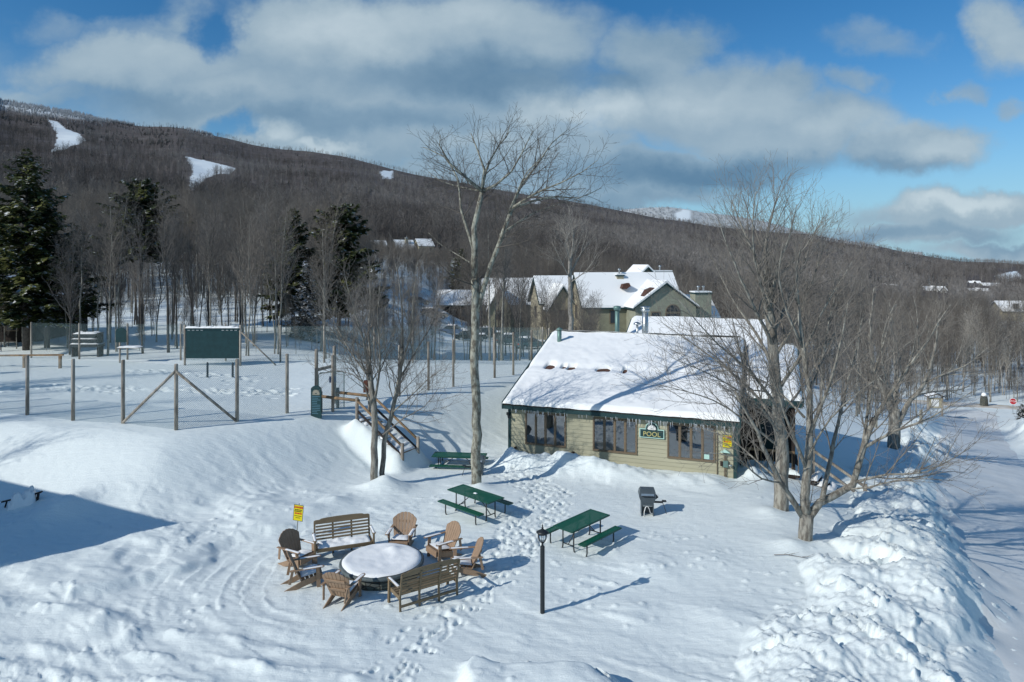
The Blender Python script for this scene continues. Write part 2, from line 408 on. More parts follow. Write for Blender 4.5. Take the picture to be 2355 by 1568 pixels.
def mat(name, base, rough=.7, var=.0, scale=4., bump=0., bscale=30., metal=0., spec=.3, stretch=None, col2=None, objvar=0., extra=None):
    m = bpy.data.materials.new(name); m.use_nodes = True; T = NT(m.node_tree)
    p = m.node_tree.nodes['Principled BSDF']
    p.inputs['Roughness'].default_value = rough; p.inputs['Metallic'].default_value = metal; p.inputs['Specular IOR Level'].default_value = spec
    tc = T.new('ShaderNodeTexCoord').outputs['Object']
    if stretch: tc = T.vmath('MULTIPLY', tc, stretch)
    base = tuple(base)+(1,) if len(base) == 3 else tuple(base)
    c = base
    if var or col2:
        nz = T.new('ShaderNodeTexNoise', {'Vector': tc, 'Scale': scale, 'Detail': 6., 'Roughness': .65}).outputs[0]
        c2 = col2 or tuple(x*(1-var) for x in base[:3])+(1,)
        c = T.mix(T.maprange(nz, .38, .62), base, tuple(c2)[:3]+(1,))
    if objvar:
        oi = T.new('ShaderNodeObjectInfo').outputs['Random']
        f = T.math('MULTIPLY_ADD', oi, objvar*2, 1-objvar)
        hs = T.new('ShaderNodeHueSaturation', {'Value': f, 'Color': c}); c = hs.outputs[0]
    T.put(p, 'Base Color', c)
    if bump:
        nb = T.new('ShaderNodeTexNoise', {'Vector': tc, 'Scale': bscale, 'Detail': 5., 'Roughness': .6}).outputs[0]
        bp = T.new('ShaderNodeBump', {'Height': nb, 'Strength': bump, 'Distance': .02}); T.put(p, 'Normal', bp)
    MATS[name] = m
    if extra: extra(T, p)
    return m
# ------------------------------------------------------------------ materials
def snow_extra(road=0.):
    def f(T, p):
        tc = T.new('ShaderNodeTexCoord').outputs['Object']
        n1 = T.new('ShaderNodeTexNoise', {'Vector': tc, 'Scale': 22., 'Detail': 6., 'Roughness': .7}).outputs[0]
        st = T.vmath('MULTIPLY', tc, (1.6, 5.5, 3.))
        rot = T.new('ShaderNodeMapping', {'Vector': tc, 'Rotation': (0, 0, R(28)), 'Scale': (1.3, 6.5, 2.)}).outputs[0]
        n2 = T.new('ShaderNodeTexNoise', {'Vector': rot, 'Scale': 1.2, 'Detail': 6., 'Roughness': .6}).outputs[0]
        h = T.math('MULTIPLY_ADD', n2, 1.6, n1)
        n3 = T.new('ShaderNodeTexNoise', {'Vector': tc, 'Scale': 70., 'Detail': 4., 'Roughness': .7}).outputs[0]
        h = T.math('MULTIPLY_ADD', n3, .45, h)
        bp = T.new('ShaderNodeBump', {'Height': h, 'Strength': .42, 'Distance': .04}); T.put(p, 'Normal', bp)
        p.inputs['Subsurface Weight'].default_value = 0
    return f
m_snow = mat('snow', (.805, .868, .855), .75, spec=.25, extra=snow_extra())
m_roofsnow = mat('roof_snow', (.90, .91, .90), .75, spec=.2, bump=.25, bscale=14)
m_packed = mat('packed_snow', (.78, .80, .785), .7, var=.09, scale=.6, spec=.25, bump=.35, bscale=9, stretch=(1, 1, 1))
m_sand = mat('sanded_road', S((190, 175, 150))[:3], .8, col2=S((225, 222, 216)), scale=.35, bump=.3, bscale=6)
m_bark = mat('grey_bark', (.14, .125, .105), .9, col2=(.33, .315, .27), scale=9, bump=.9, bscale=26, stretch=(1, 1, .28), objvar=.12)
m_bark2 = mat('lichen_bark', (.13, .115, .09), .9, col2=(.37, .365, .30), scale=8, bump=1., bscale=22, stretch=(1, 1, .5))
m_twig = mat('twig_bark', (.155, .138, .12), .85, objvar=.18)
m_twig2 = mat('grey_twig', (.21, .19, .165), .85, objvar=.12)
m_birch = mat('pale_birch_bark', (.42, .39, .34), .8, col2=(.25, .23, .2), scale=8, stretch=(1, 1, .6), objvar=.2)
m_dark = mat('dark_bark', (.05, .043, .038), .9, col2=(.10, .09, .08), scale=7, objvar=.15)
m_far2 = mat('distant_dark_twigs', (.115, .104, .096), .9, objvar=.3)
m_far3 = mat('distant_pale_twigs', (.24, .225, .21), .9, objvar=.25)
m_fartwig = mat('distant_twigs', (.19, .174, .16), .9, objvar=.42)
def conif(name, c, c2, snow):
    def f(T, p):
        tc = T.new('ShaderNodeTexCoord').outputs['Object']
        n = T.new('ShaderNodeTexNoise', {'Vector': tc, 'Scale': 2.3, 'Detail': 4.}).outputs[0]
        up = T.math('ABSOLUTE', T.new('ShaderNodeSeparateXYZ', {0: T.new('ShaderNodeNewGeometry').outputs['Normal']}).outputs[2])
        k = T.math('MULTIPLY', T.maprange(n, .60-snow, .66-snow), T.maprange(up, .45, .75))
        k = T.math('MULTIPLY', k, .92)
        n2 = T.new('ShaderNodeTexNoise', {'Vector': tc, 'Scale': .9, 'Detail': 3.}).outputs[0]
        g = T.mix(T.maprange(n2, .4, .6), c+(1,), c2+(1,))
        T.put(p, 'Base Color', T.mix(k, g, (.8, .82, .85, 1)))
    return mat(name, c, .7, spec=.2, extra=f)
m_spruce = conif('hemlock_needles', (.036, .052, .022), (.125, .135, .042), .0)
m_spruce2 = conif('spruce_needles_snowy', (.014, .02, .014), (.03, .038, .024), .10)
m_frost = conif('frosted_needles', (.32, .34, .35), (.62, .65, .66), .16)
m_green = mat('green_coated_steel', S((14, 72, 56))[:3], .45, spec=.5)
m_black = mat('black_coated_steel', (.02, .024, .026), .45, spec=.4)
m_greenpaint = mat('dark_green_paint', S((28, 62, 66))[:3], .55, var=.2, scale=3)
m_trim = mat('dark_green_trim', S((38, 66, 68))[:3], .6, var=.15, scale=2, bump=.1)
m_siding = mat('sage_siding', S((172, 169, 146))[:3], .75, var=.10, scale=1.2, spec=.2, bump=.06, bscale=40, stretch=(.3, 1, 2))
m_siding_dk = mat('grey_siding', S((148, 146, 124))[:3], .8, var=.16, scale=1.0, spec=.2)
m_cream = mat('cream_siding', S((172, 164, 140))[:3], .8, var=.12, scale=1.0, spec=.2)
m_olive = mat('weathered_green_siding', S((152, 154, 136))[:3], .8, var=.15, scale=1.0, spec=.2)
m_casing = mat('brown_window_casing', S((118, 104, 86))[:3], .6, var=.1, scale=5)
m_shingle = mat('brown_shingles', S((92, 66, 56))[:3], .9, var=.3, scale=6)
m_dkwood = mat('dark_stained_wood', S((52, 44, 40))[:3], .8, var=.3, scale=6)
m_post = mat('weathered_post', S((168, 160, 148))[:3], .85, col2=S((122, 114, 104)), scale=5, stretch=(1, 1, .2), bump=.3, bscale=30)
m_rail = mat('peeled_log_rail', S((150, 124, 94))[:3], .8, col2=S((112, 94, 74)), scale=3, bump=.2)
m_poly = mat('taupe_slats', S((156, 131, 108))[:3], .6, var=.14, scale=3, spec=.3, stretch=(2, 2, 2))
m_poly2 = mat('olive_brown_slats', S((128, 112, 88))[:3], .6, var=.14, scale=3, spec=.3)
m_metal = mat('galvanised_steel', (.55, .58, .58), .32, metal=.9, var=.1, scale=9)
m_grill = mat('grey_enamel', S((74, 84, 90))[:3], .42, spec=.5, var=.1, scale=6)
m_verd = mat('green_vent_metal', S((110, 138, 132))[:3], .5, metal=.4)
m_yellow = mat('yellow_sign', S((214, 200, 20))[:3], .5)
m_red = mat('red_sign_ink', S((190, 60, 30))[:3], .5)
m_ink = mat('black_sign_ink', (.02, .03, .01), .6)
m_signback = mat('sign_frame_grey', S((110, 110, 100))[:3], .6)
m_gold = mat('gold_letters', S((186, 178, 122))[:3], .5)
m_mint = mat('pale_green_border', S((176, 210, 200))[:3], .6)
m_white = mat('white_paint', (.78, .78, .76), .5)
m_blue = mat('blue_grey_plate', S((86, 104, 136))[:3], .5)
m_dullcream = mat('faded_cream_paint', S((150, 146, 132))[:3], .7)
m_dullblue = mat('faded_blue_letters', S((84, 122, 138))[:3], .7)
m_brownbox = mat('brown_box_paint', S((96, 60, 48))[:3], .7)
m_teal = mat('pool_water_teal', S((30, 110, 110))[:3], .15)
m_floor = mat('pool_room_floor', S((120, 116, 106))[:3], .7)
def stone_x(T, p):
    tc = T.new('ShaderNodeTexCoord').outputs['Object']
    v = T.new('ShaderNodeTexVoronoi', {'Vector': T.vmath('MULTIPLY', tc, (1, 1, 1.7)), 'Scale': 5.5}, feature='DISTANCE_TO_EDGE').outputs[0]
    cc = T.new('ShaderNodeTexVoronoi', {'Vector': T.vmath('MULTIPLY', tc, (1, 1, 1.7)), 'Scale': 5.5}).outputs['Color']
    g = T.ramp(T.new('ShaderNodeSeparateColor', {0: cc}).outputs[0], [(0, S((66, 74, 76))), (.5, S((104, 108, 98))), (1, S((84, 78, 66)))])
    T.put(p, 'Base Color', T.mix(T.maprange(v, .02, .07), (.05, .05, .05, 1), g))
    T.put(p, 'Normal', T.new('ShaderNodeBump', {'Height': T.maprange(v, 0, .1), 'Strength': .8, 'Distance': .04}))
m_stone = mat('field_stone', (.15, .15, .14), .85, extra=stone_x)
m_slab = mat('stone_cap', S((96, 106, 108))[:3], .75, var=.25, scale=6)
def alpha_mat(name, col, opac, rough=.5, metal=0., scale=0, pat=None):
    m = bpy.data.materials.new(name); m.use_nodes = True; T = NT(m.node_tree)
    p = m.node_tree.nodes['Principled BSDF']; out = m.node_tree.nodes['Material Output']
    p.inputs['Base Color'].default_value = tuple(col)+(1,); p.inputs['Roughness'].default_value = rough; p.inputs['Metallic'].default_value = metal
    tr = T.new('ShaderNodeBsdfTransparent')
    f = opac
    if pat: f = pat(T)
    mx = T.new('ShaderNodeMixShader', {0: f, 1: tr.outputs[0], 2: p.outputs[0]})
    T.l.new(mx.outputs[0], out.inputs[0]); MATS[name] = m
    return m
def diamond(T, lw=.13):     # chain-link wires as two families of diagonal lines in the panel's own plane
    tc = T.new('ShaderNodeTexCoord').outputs['UV']
    s = T.new('ShaderNodeSeparateXYZ', {0: tc})
    a = T.math('ADD', s.outputs[0], s.outputs[1]); b = T.math('SUBTRACT', s.outputs[0], s.outputs[1])
    def w(x):
        fr = T.math('FRACT', T.math('MULTIPLY', x, 1/.075)); return T.math('LESS_THAN', fr, lw)
    return T.math('MAXIMUM', w(a), w(b))
m_chain = alpha_mat('chain_link_mesh', S((146, 166, 168))[:3], .15, .4, .3, pat=diamond)
m_perf = alpha_mat('green_expanded_metal', S((12, 92, 66))[:3], .80, .45)
m_chainfar = alpha_mat('far_chain_link_mesh', S((140, 164, 166))[:3], .15, .4, .3, pat=lambda T: diamond(T, .075))
m_ice = alpha_mat('icicle_ice', (.75, .8, .84), .42, .08)
def glass(name, tint, refl):
    m = bpy.data.materials.new(name); m.use_nodes = True; T = NT(m.node_tree); out = m.node_tree.nodes['Material Output']
    m.node_tree.nodes.remove(m.node_tree.nodes['Principled BSDF'])
    tr = T.new('ShaderNodeBsdfTransparent', {'Color': tint+(1,)}); gl = T.new('ShaderNodeBsdfGlossy', {'Roughness': .03, 'Color': (.9, .95, 1, 1)})
    fr = T.new('ShaderNodeFresnel', {'IOR': 1.5}).outputs[0]
    f = T.math('ADD', T.math('MULTIPLY', fr, 1.5), refl, clamp=True)
    T.l.new(T.new('ShaderNodeMixShader', {0: f, 1: tr.outputs[0], 2: gl.outputs[0]}).outputs[0], out.inputs[0]); MATS[name] = m
    return m
m_glass = glass('window_glass', (.55, .62, .62), .20)
m_lampglass = glass('lantern_glass', (.9, .93, .94), .06)
m_darkglass = mat('dark_window_glass', (.03, .035, .04), .08, spec=.6)
# mountain floor: brush and leaf litter under snow, open snow on the ski runs
def mtn_x(T, p):
    at_ = T.new('ShaderNodeAttribute', attribute_name='open').outputs['Fac']
    tc = T.new('ShaderNodeTexCoord').outputs['Object']
    n = T.new('ShaderNodeTexNoise', {'Vector': T.vmath('MULTIPLY', tc, (.03, .012, .03)), 'Scale': 1., 'Detail': 8., 'Roughness': .7}).outputs[0]
    g = T.ramp(n, [(.3, (.075, .062, .056, 1)), (.55, (.11, .092, .083, 1)), (.72, (.2, .19, .185, 1))])
    T.put(p, 'Base Color', T.mix(at_, g, (.81, .87, .88, 1)))
m_mtn = mat('wooded_slope', (.1, .09, .08), .95, extra=mtn_x)
# ------------------------------------------------------------------ ground
def inpoly(u, v, poly):
    ins = np.zeros(np.shape(u), bool); n = len(poly)
    for i in range(n):
        x0, y0 = poly[i]; x1, y1 = poly[(i+1) % n]
        c = ((y0 > v) != (y1 > v)) & (u < (x1-x0)*(v-y0)/((y1-y0) or 1e-9)+x0)
        ins ^= c
    return ins
def BL(x, y): return ((x+.13)*.938-(y-30.16)*.348, (x+.13)*.348+(y-30.16)*.938)
ys = [7.2]
while ys[-1] < 335: ys.append(ys[-1]*1.0031+.006)
ys = np.array(ys)
pxs = np.concatenate([np.linspace(-2.3, -.83, 60, endpoint=False), np.linspace(-.83, .83, 620), np.linspace(.83, 2.0, 41)[1:]])
YY, PX = np.meshgrid(ys, pxs, indexing='ij'); XX = PX*YY
ZZ = H(XX, YY)
stamp(XX, YY, ZZ)
bx, by = BL(XX, YY)
ZZ = np.where((bx > .12) & (bx < 9.4) & (by > .1) & (by < 13.6) | (bx > 9.3) & (bx < 11.6) & (by > 4.9) & (by < 13), np.minimum(ZZ, -.75-.045*np.maximum(YY-24, 0)), ZZ)
tag(grid_obj('snow_ground', XX, YY, ZZ, m_snow), kind='structure')
def strip(name, path, half, m, lift, n=240):
    P = np.array(path, float); seg = np.hypot(*(P[1:]-P[:-1]).T); acc = np.concatenate([[0], np.cumsum(seg)])
    s = np.linspace(0, acc[-1], n); px = np.interp(s, acc, P[:, 0]); py = np.interp(s, acc, P[:, 1])
    k = np.ones(15)/15; pad = lambda a: np.convolve(np.concatenate([np.full(7, a[0])-np.arange(7, 0, -1)*(a[1]-a[0]), a, np.full(7, a[-1])+np.arange(1, 8)*(a[-1]-a[-2])]), k, 'valid')
    px, py = pad(px), pad(py); tx, ty = np.gradient(px), np.gradient(py); L = np.hypot(tx, ty); tx /= L; ty /= L
    w = np.linspace(-half, half, 33); X = px[:, None]-ty[:, None]*w; Y = py[:, None]+tx[:, None]*w
    X = X+ (np.abs(w) > half*.9)*.35*vn(s[:, None]*.5, w[None, :], 5)
    Z = H(X, Y)+lift-np.where(np.abs(w) > half*.95, .06, 0)
    return tag(grid_obj(name, X, Y, Z, m), kind='structure')
strip('road', ROADC, 2.9, m_packed, .018, 420)
strip('sanded_road', CROSS, 2.0, m_sand, .03, 200)
# ------------------------------------------------------------------ the wooded mountain
def uv2(a, b): return (a*.435, b*.435)
TRAILS = [[uv2(*p) for p in q] for q in (
    [(110, 274), (135, 281), (150, 296), (180, 306), (196, 322), (165, 336), (118, 352), (128, 330), (132, 306)],
    [(426, 359), (470, 368), (541, 386), (531, 402), (505, 398), (472, 408), (452, 438), (430, 436), (444, 396)],
    [(872, 393), (905, 392), (900, 412), (882, 412)], [(1215, 455), (1250, 458), (1240, 470), (1222, 468)],
    [(2285, 634), (2335, 622), (2354, 640), (2310, 650)])]
my = np.concatenate([np.geomspace(300, 1500, 200)[:-1], np.linspace(1500, 2900, 170)]); mp = np.linspace(-1.1, 1.1, 1000)
YM, PM = np.meshgrid(my, mp, indexing='ij'); XM = PM*YM; ZM = H(XM, YM, False)
UM = 512+683*PM; VM = VH-683*(ZM-CAM_H)/YM
OP = np.zeros(UM.shape); VR = 262-683*np.interp(PM, RPX, RTN); OP = .75*(1-sst(6, 13, (VM-VR)/np.clip((330-UM/.435)/250, .05, 1)))*(UM/.435 < 330)
jit = 2.2*fbm(UM/5, VM/3, 3, 63)
for q in TRAILS: OP = np.maximum(OP, inpoly(UM+jit, VM+jit*.6, q)*1.)
tag(grid_obj('mountain', XM, YM, ZM-np.where(YM < 330, 1.5, 0), m_mtn, attr={'open': OP}), kind='structure')
# the snowy summit behind it
FR = [(1280, 470), (1400, 478), (1440, 472), (1490, 468), (1540, 467), (1580, 472), (1620, 480), (1680, 486), (1760, 500), (1900, 540), (2000, 570)]
def far_h(px, y):
    rt = np.interp(px, [((a*.435)-512)/683 for a, b in FR], [(262-(b+8)*.435)/683 for a, b in FR]); Zr = CAM_H+rt*4600
    return Zr-np.abs(y-4600)*.32
fy = np.linspace(4000, 5000, 30); fp = np.linspace(.08, .6, 120); YF, PF = np.meshgrid(fy, fp, indexing='ij')
ZF = far_h(PF, YF); UF = 512+683*PF; VF = VH-683*(ZF-CAM_H)/YF
OF = .55+.45*inpoly(UF, VF, [uv2(*p) for p in [(1556, 490), (1572, 480), (1590, 484), (1588, 505), (1556, 506)]])*1.
tag(grid_obj('summit_hill', PF*YF, YF, ZF, m_mtn, attr={'open': OF}), kind='structure')
# ------------------------------------------------------------------ camera, sun, sky
cam = bpy.data.cameras.new('Camera'); co = bpy.data.objects.new('Camera', cam); COL.objects.link(co)
cam.sensor_width = 36; cam.lens = 36*FOC/1024; cam.shift_y = -79/1024; cam.clip_end = 12000; cam.clip_start = .2
co.location = (0, 0, CAM_H); co.rotation_euler = (R(90), 0, 0); SC.camera = co
sun = bpy.data.lights.new('Sun', 'SUN'); so = bpy.data.objects.new('Sun', sun); COL.objects.link(so)
sun.energy = 3.3; sun.angle = R(.5); sun.color = (1, .975, .915)
dv = Vector((SUN_AZ[0]*math.cos(R(SUN_EL)), SUN_AZ[1]*math.cos(R(SUN_EL)), -math.sin(R(SUN_EL))))
so.rotation_euler = dv.to_track_quat('-Z', 'Y').to_euler(); so.location = (-30, -20, 40)
W = bpy.data.worlds.new('World'); SC.world = W; W.use_nodes = True; T = NT(W.node_tree)
bg = W.node_tree.nodes['Background']
sky = T.new('ShaderNodeTexSky'); sky.sky_type = 'NISHITA'; sky.sun_disc = False
sky.sun_elevation = R(SUN_EL); sky.sun_rotation = math.atan2(-SUN_AZ[0], -SUN_AZ[1]); sky.altitude = 600; sky.air_density = 1.0; sky.dust_density = .3; sky.ozone_density = 2.5
skyc = T.new('ShaderNodeHueSaturation', {'Saturation': 1.36, 'Value': .84, 'Color': sky.outputs[0]}).outputs[0]
gen = T.new('ShaderNodeTexCoord').outputs['Generated']; sp = T.new('ShaderNodeSeparateXYZ', {0: gen})
skyc = T.mix(T.maprange(sp.outputs[2], -.05, .22, .9, 0.), skyc, tuple(c*8.2 for c in S((112, 172, 210))[:3])+(1,))
yy = T.math('MAXIMUM', T.math('ABSOLUTE', sp.outputs[1]), .12)
qx = T.math('DIVIDE', sp.outputs[0], yy); qz = T.math('DIVIDE', sp.outputs[2], yy)
P = T.new('ShaderNodeCombineXYZ', {0: qx, 1: qz, 2: 0.}).outputs[0]
def noise(vec, sc, det=6., ro=.55, out=0):
    return T.new('ShaderNodeTexNoise', {'Vector': vec, 'Scale': sc, 'Detail': det, 'Roughness': ro}).outputs[out]
warp = T.vmath('MULTIPLY', T.vmath('SUBTRACT', noise(P, 7., 5., .6, 1), (.5, .5, .5)), (.20, .11, 0))
PW = T.vmath('ADD', P, warp)
def blob(a, b, ra, rb, w, vec=PW, pw=1.):
    cx = (a*.435-512)/683; cz = (262-b*.435)/683
    d = T.vmath('MULTIPLY', T.vmath('SUBTRACT', vec, (cx, cz, 0)), (683/(ra*.435), 683/(rb*.435), 0))
    l = T.vmath('LENGTH', d, out=1)
    return T.math('MULTIPLY', T.maprange(l, 1.5, .2), w)
def fold(lst, op='MAXIMUM'):
    r = lst[0]
    for q in lst[1:]: r = T.math(op, r, q)
    return r
cl = fold([blob(*b) for b in (
    (760, 190, 800, 240, .86), (330, 150, 330, 95, 1.), (700, 70, 300, 110, 1.), (1050, 90, 430, 130, 1.), (1000, 240, 520, 130, 1.), (560, 200, 260, 70, .95), (1500, 120, 170, 100, .82),
    (1560, 240, 330, 130, 1.), (1800, 300, 330, 110, 1.), (2090, 345, 190, 75, 1.), (1500, 390, 420, 60, .95), (1760, 210, 170, 70, .85), (900, 340, 520, 70, .9),
    (2250, 490, 330, 48, 1.), (2100, 540, 300, 40, .9), (2320, 80, 120, 95, .8), (2000, 95, 160, 55, .5), (2230, 195, 70, 45, .62), (2330, 250, 60, 40, .62), (1960, 190, 110, 40, .6),
    (430, 35, 260, 60, .62), (130, 215, 190, 40, .62), (20, 225, 60, 12, .6), (640, 310, 100, 50, .8), (420, 255, 260, 40, .62), (760, 330, 330, 60, .95), (1150, 400, 420, 60, .9), (1420, 440, 330, 55, .85), (1230, 330, 300, 80, .9), (120, 60, 150, 60, .45), (2300, 590, 200, 30, .9), (1250, 440, 300, 40, .6))])
holes = fold([blob(*b) for b in ((500, 60, 75, 55, .5), (540, 292, 75, 28, .6), (150, 300, 90, 20, .5), (290, 15, 120, 30, .35))])
nf = noise(T.vmath('MULTIPLY', P, (1, 1.7, 1)), 5.5, 9., .58)
nl = noise(T.vmath('MULTIPLY', P, (1, 2.4, 1)), 2.3, 4., .5)
den = T.math('SUBTRACT', T.math('ADD', cl, T.math('MULTIPLY', T.math('SUBTRACT', nf, .5), .62)), holes)
msk = T.maprange(den, .18, .78)
rear = T.math('MULTIPLY', T.maprange(sp.outputs[1], .05, -.35), T.maprange(nf, .35, .6, .10, .45))  # unseen cloud cover behind the camera, added for neutral fill light
msk = T.math('MAXIMUM', T.math('MULTIPLY', msk, .95), rear)
drk = fold([blob(*b) for b in ((1180, 180, 400, 55, .85), (1720, 405, 480, 42, 1.), (760, 290, 330, 40, .55), (360, 235, 240, 36, .5), (2330, 560, 200, 30, .55), (2090, 540, 260, 20, .5), (1600, 70, 120, 70, .4), (1380, 470, 200, 40, .5))])
lit = fold([blob(*b) for b in ((320, 130, 240, 55, .5), (800, 60, 220, 70, .8), (1020, 40, 220, 60, .6), (560, 195, 200, 40, .4), (1340, 240, 140, 50, .9), (1560, 215, 120, 60, .6), (1960, 290, 180, 40, .6), (2160, 345, 110, 45, .7), (2230, 475, 180, 22, 1.), (1700, 240, 150, 50, .5), (640, 315, 60, 26, 1.), (2330, 90, 80, 60, .4), (750, 345, 90, 14, .8), (1000, 320, 200, 28, .4))])
bri = T.math('ADD', T.math('SUBTRACT', T.math('ADD', .52, T.math('MULTIPLY', lit, .42)), T.math('MULTIPLY', drk, .46)), T.math('MULTIPLY', T.math('SUBTRACT', T.math('ADD', nf, nl), 1.0), .55), clamp=True)
cc = T.ramp(bri, [(0., S((88, 124, 154))), (.35, S((128, 156, 178))), (.7, S((164, 184, 197))), (1., S((196, 211, 219)))])
ccs = T.vmath('MULTIPLY', cc, (8.3, 8.3, 8.3))
T.put(bg, 'Color', T.mix(msk, skyc, ccs)); bg.inputs['Strength'].default_value = .12
SC.view_settings.view_transform = 'Standard'; SC.view_settings.look = 'None'; SC.view_settings.exposure = .06; SC.view_settings.gamma = 1
SC.cycles.use_denoising = True if hasattr(SC, 'cycles') else False
SC.cycles.max_bounces = 6; SC.cycles.transparent_max_bounces = 24; SC.cycles.diffuse_bounces = 3
# ------------------------------------------------------------------ furniture of the yard
def snowpad(name, x0, x1, y0, y1, z, h, parent, seed, rot=None, nx=9, ny=7):
    xs = np.linspace(x0, x1, nx); ys_ = np.linspace(y0, y1, ny); X, Y = np.meshgrid(xs, ys_)
    e = np.minimum(np.minimum(X-x0, x1-X), np.minimum(Y-y0, y1-Y)); Z = z+np.sqrt(np.clip(e/.06, 0, 1))*h*(.75+1.0*(fbm(X*7+seed, Y*7, 2, seed)+.25))-.004
    return grid_obj(name, X, Y, Z, m_roofsnow, parent)
def adirondack(label, loc, rz, m, seed, snow=1.0, group='chairs round the fire pit'):
    t = thing('adirondack_chair', label, 'chair', loc, rz, group)
    z0 = -.06
    # side rails that run from the front edge of the seat down to the ground behind
    for s in (-1, 1):
        b = MB(); b.prism([(-.40, .33), (-.40, .20), (.52, -.07), (.60, -.07), (.60, .0), (.05, .235)], s*.245-.014, s*.245+.014, 'x'); b.build('side_rail', m, t, .003)
    b = MB(); b.bb(-.285, .285, -.425, -.40, .19, .345); b.build('apron', m, t, .004)
    b = MB()
    for i in range(5):
        y = -.36+i*.105; z = .335-(y+.36)*.235
        b.box((0, y, z), (.56, .09, .022), (-.23, 0, 0))
    b.build('seat', m, t, .003)
    b = MB(); tilt = .42
    for i in range(7):
        a = (i-3)*.050; x0 = (i-3)*.076
        h = .80-.0135*(abs(i-3)**2.1); w0, w1 = .035, .0525; sl = .012*(i-3)
        # slat outline in its own plane, fanned
        pts = [(-w0, 0), (w0, 0), (w1, h-.012-sl), (w1*.5, h-sl*.5), (-w1*.5, h+sl*.5), (-w1, h-.012+sl)]
        fr = []; bk = []
        for px, pz in pts:
            X = x0+px*math.cos(a)+pz*math.sin(a); Zz = -px*math.sin(a)+pz*math.cos(a)
            Y = .10+Zz*math.sin(tilt)-.05*(1-(X/.28)**2)*-1*.35; ZZ_ = .20+Zz*math.cos(tilt)
            fr.append((X, Y-.012, ZZ_)); bk.append((X, Y+.012, ZZ_-.005))
        n = 6; b.add(fr+bk, [tuple(range(6)), tuple(range(6, 12))[::-1]]+[(k, (k+1) % n, n+(k+1) % n, n+k) for k in range(n)])
    for zz, hw in ((.24, .22), (.52, .27)):
        b.box((0, .13+zz*math.sin(tilt)+.018, .20+zz*math.cos(tilt)), (hw*2, .024, .07), (-tilt, 0, 0))
    b.build('backrest', m, t, .003)
    for s in (-1, 1):
        b = MB(); x = s*.345
        b.prism([(x-.04, .40), (x+.04, .40), (x+.045, .1), (x+.065, -.30), (x+.05, -.43), (x, -.47), (x-.05, -.43), (x-.065, -.30), (x-.045, .1)], .545, .569, 'z'); b.build('armrest', m, t, .004)
        b = MB(); b.bar((s*.30, -.33, z0), (s*.30, -.30, .545), .03, .10, (0, 1, 0)); b.bar((s*.318, -.305, .40), (s*.345, -.30, .54), .03, .05, (0, 1, 0)); b.build('leg', m, t, .003)
        b = MB(); b.bar((s*.29, .40, .20), (s*.33, .33, .545), .025, .07, (0, 1, 0)); b.build('arm_support', m, t, .003)
    if snow:
        p = snowpad('seat_snow', -.25, .25, -.40, .06, .335, .05*snow, t, seed); p.rotation_euler = (-.16, 0, 0)
        for s in (-1, 1): snowpad('arm_snow', s*.345-.05, s*.345+.05, -.44, .1, .569, .022*snow, t, seed+2, nx=5, ny=10)
    return t
def garden_bench(label, loc, rz, m, seed, snow):
    t = thing('garden_bench', label, 'bench', loc, rz, 'benches at the fire pit'); L = .80
    b = MB()
    for i in range(5): b.box((0, -.24+i*.10, .40-.006*i), (2*L-.06, .08, .022))
    b.build('seat', m, t, .003)
    b = MB(); tl = .22
    def pt(z): return .26+(z-.40)*math.tan(tl)
    for i in range(5):
        z = .47+i*.085; b.box((0, pt(z), z), (2*L-.10, .018, .05), (-tl, 0, 0))
    b.build('back_slats', m, t, .003)
    b = MB()   # top rail with a raised, curved middle
    out = [(-L, .87), (L, .87), (L, .965), (L*.93, .985), (L*.80, .985)]+[(L*.78*math.cos(a), .985+.045*math.sin(a)**.6) for a in np.linspace(.15, math.pi-.15, 14)]+[(-L*.80, .985), (-L*.93, .985), (-L, .965)]
    P_ = [(x, pt(z)-.012, z) for x, z in out]+[(x, pt(z)+.014, z) for x, z in out]; n = len(out)
    b.add(P_, [tuple(range(n)), tuple(range(n, 2*n))[::-1]]+[(k, (k+1) % n, n+(k+1) % n, n+k) for k in range(n)]); b.build('top_rail', m, t, .003)
    for x in (-L+.02, -L/3, L/3, L-.02):
        b = MB(); b.bar((x, .30, -.08), (x, .27, .40), .05, .035, (0, 1, 0)); b.bar((x, pt(.38)+.022, .36), (x, pt(.93)+.022, .93), .05, .03, (0, 1, 0)); b.build('back_leg', m, t, .003)
    for s in (-1, 1):
        b = MB(); b.bar((s*(L+.02), -.30, -.08), (s*(L+.02), -.26, .63), .05, .08, (0, 1, 0)); b.build('front_leg', m, t, .003)
        b = MB(); x = s*(L+.02); b.prism([(x-.035, .34), (x+.035, .34), (x+.04, -.1), (x+.055, -.29), (x, -.34), (x-.055, -.29), (x-.04, -.1)], .63, .655, 'z'); b.build('armrest', m, t, .003)
        b = MB(); b.bar((s*(L-.01), -.28, .37), (s*(L-.01), .30, .35), .03, .09); b.build('side_rail', m, t, .003)
    b = MB(); b.bb(-L+.03, L-.03, -.30, -.278, .31, .395); b.build('apron', m, t, .003)
    b = MB(); b.bb(-L+.03, L-.03, .285, .312, .12, .18); b.build('stretcher', m, t, .003)
    if snow: snowpad('seat_snow', -L+.06, L-.06, -.28, .2, .41, .06, t, seed, nx=30, ny=9)
    for s in (-1, 1): snowpad('arm_snow', s*(L+.02)-.04, s*(L+.02)+.04, -.3, .3, .655, .02, t, seed+3, nx=5, ny=12)
    return t
def face(x, y, tx, ty): return math.atan2(ty-y, tx-x)+math.pi/2    # a piece whose front is -y turned to look at (tx, ty)
px_, py_ = PIT
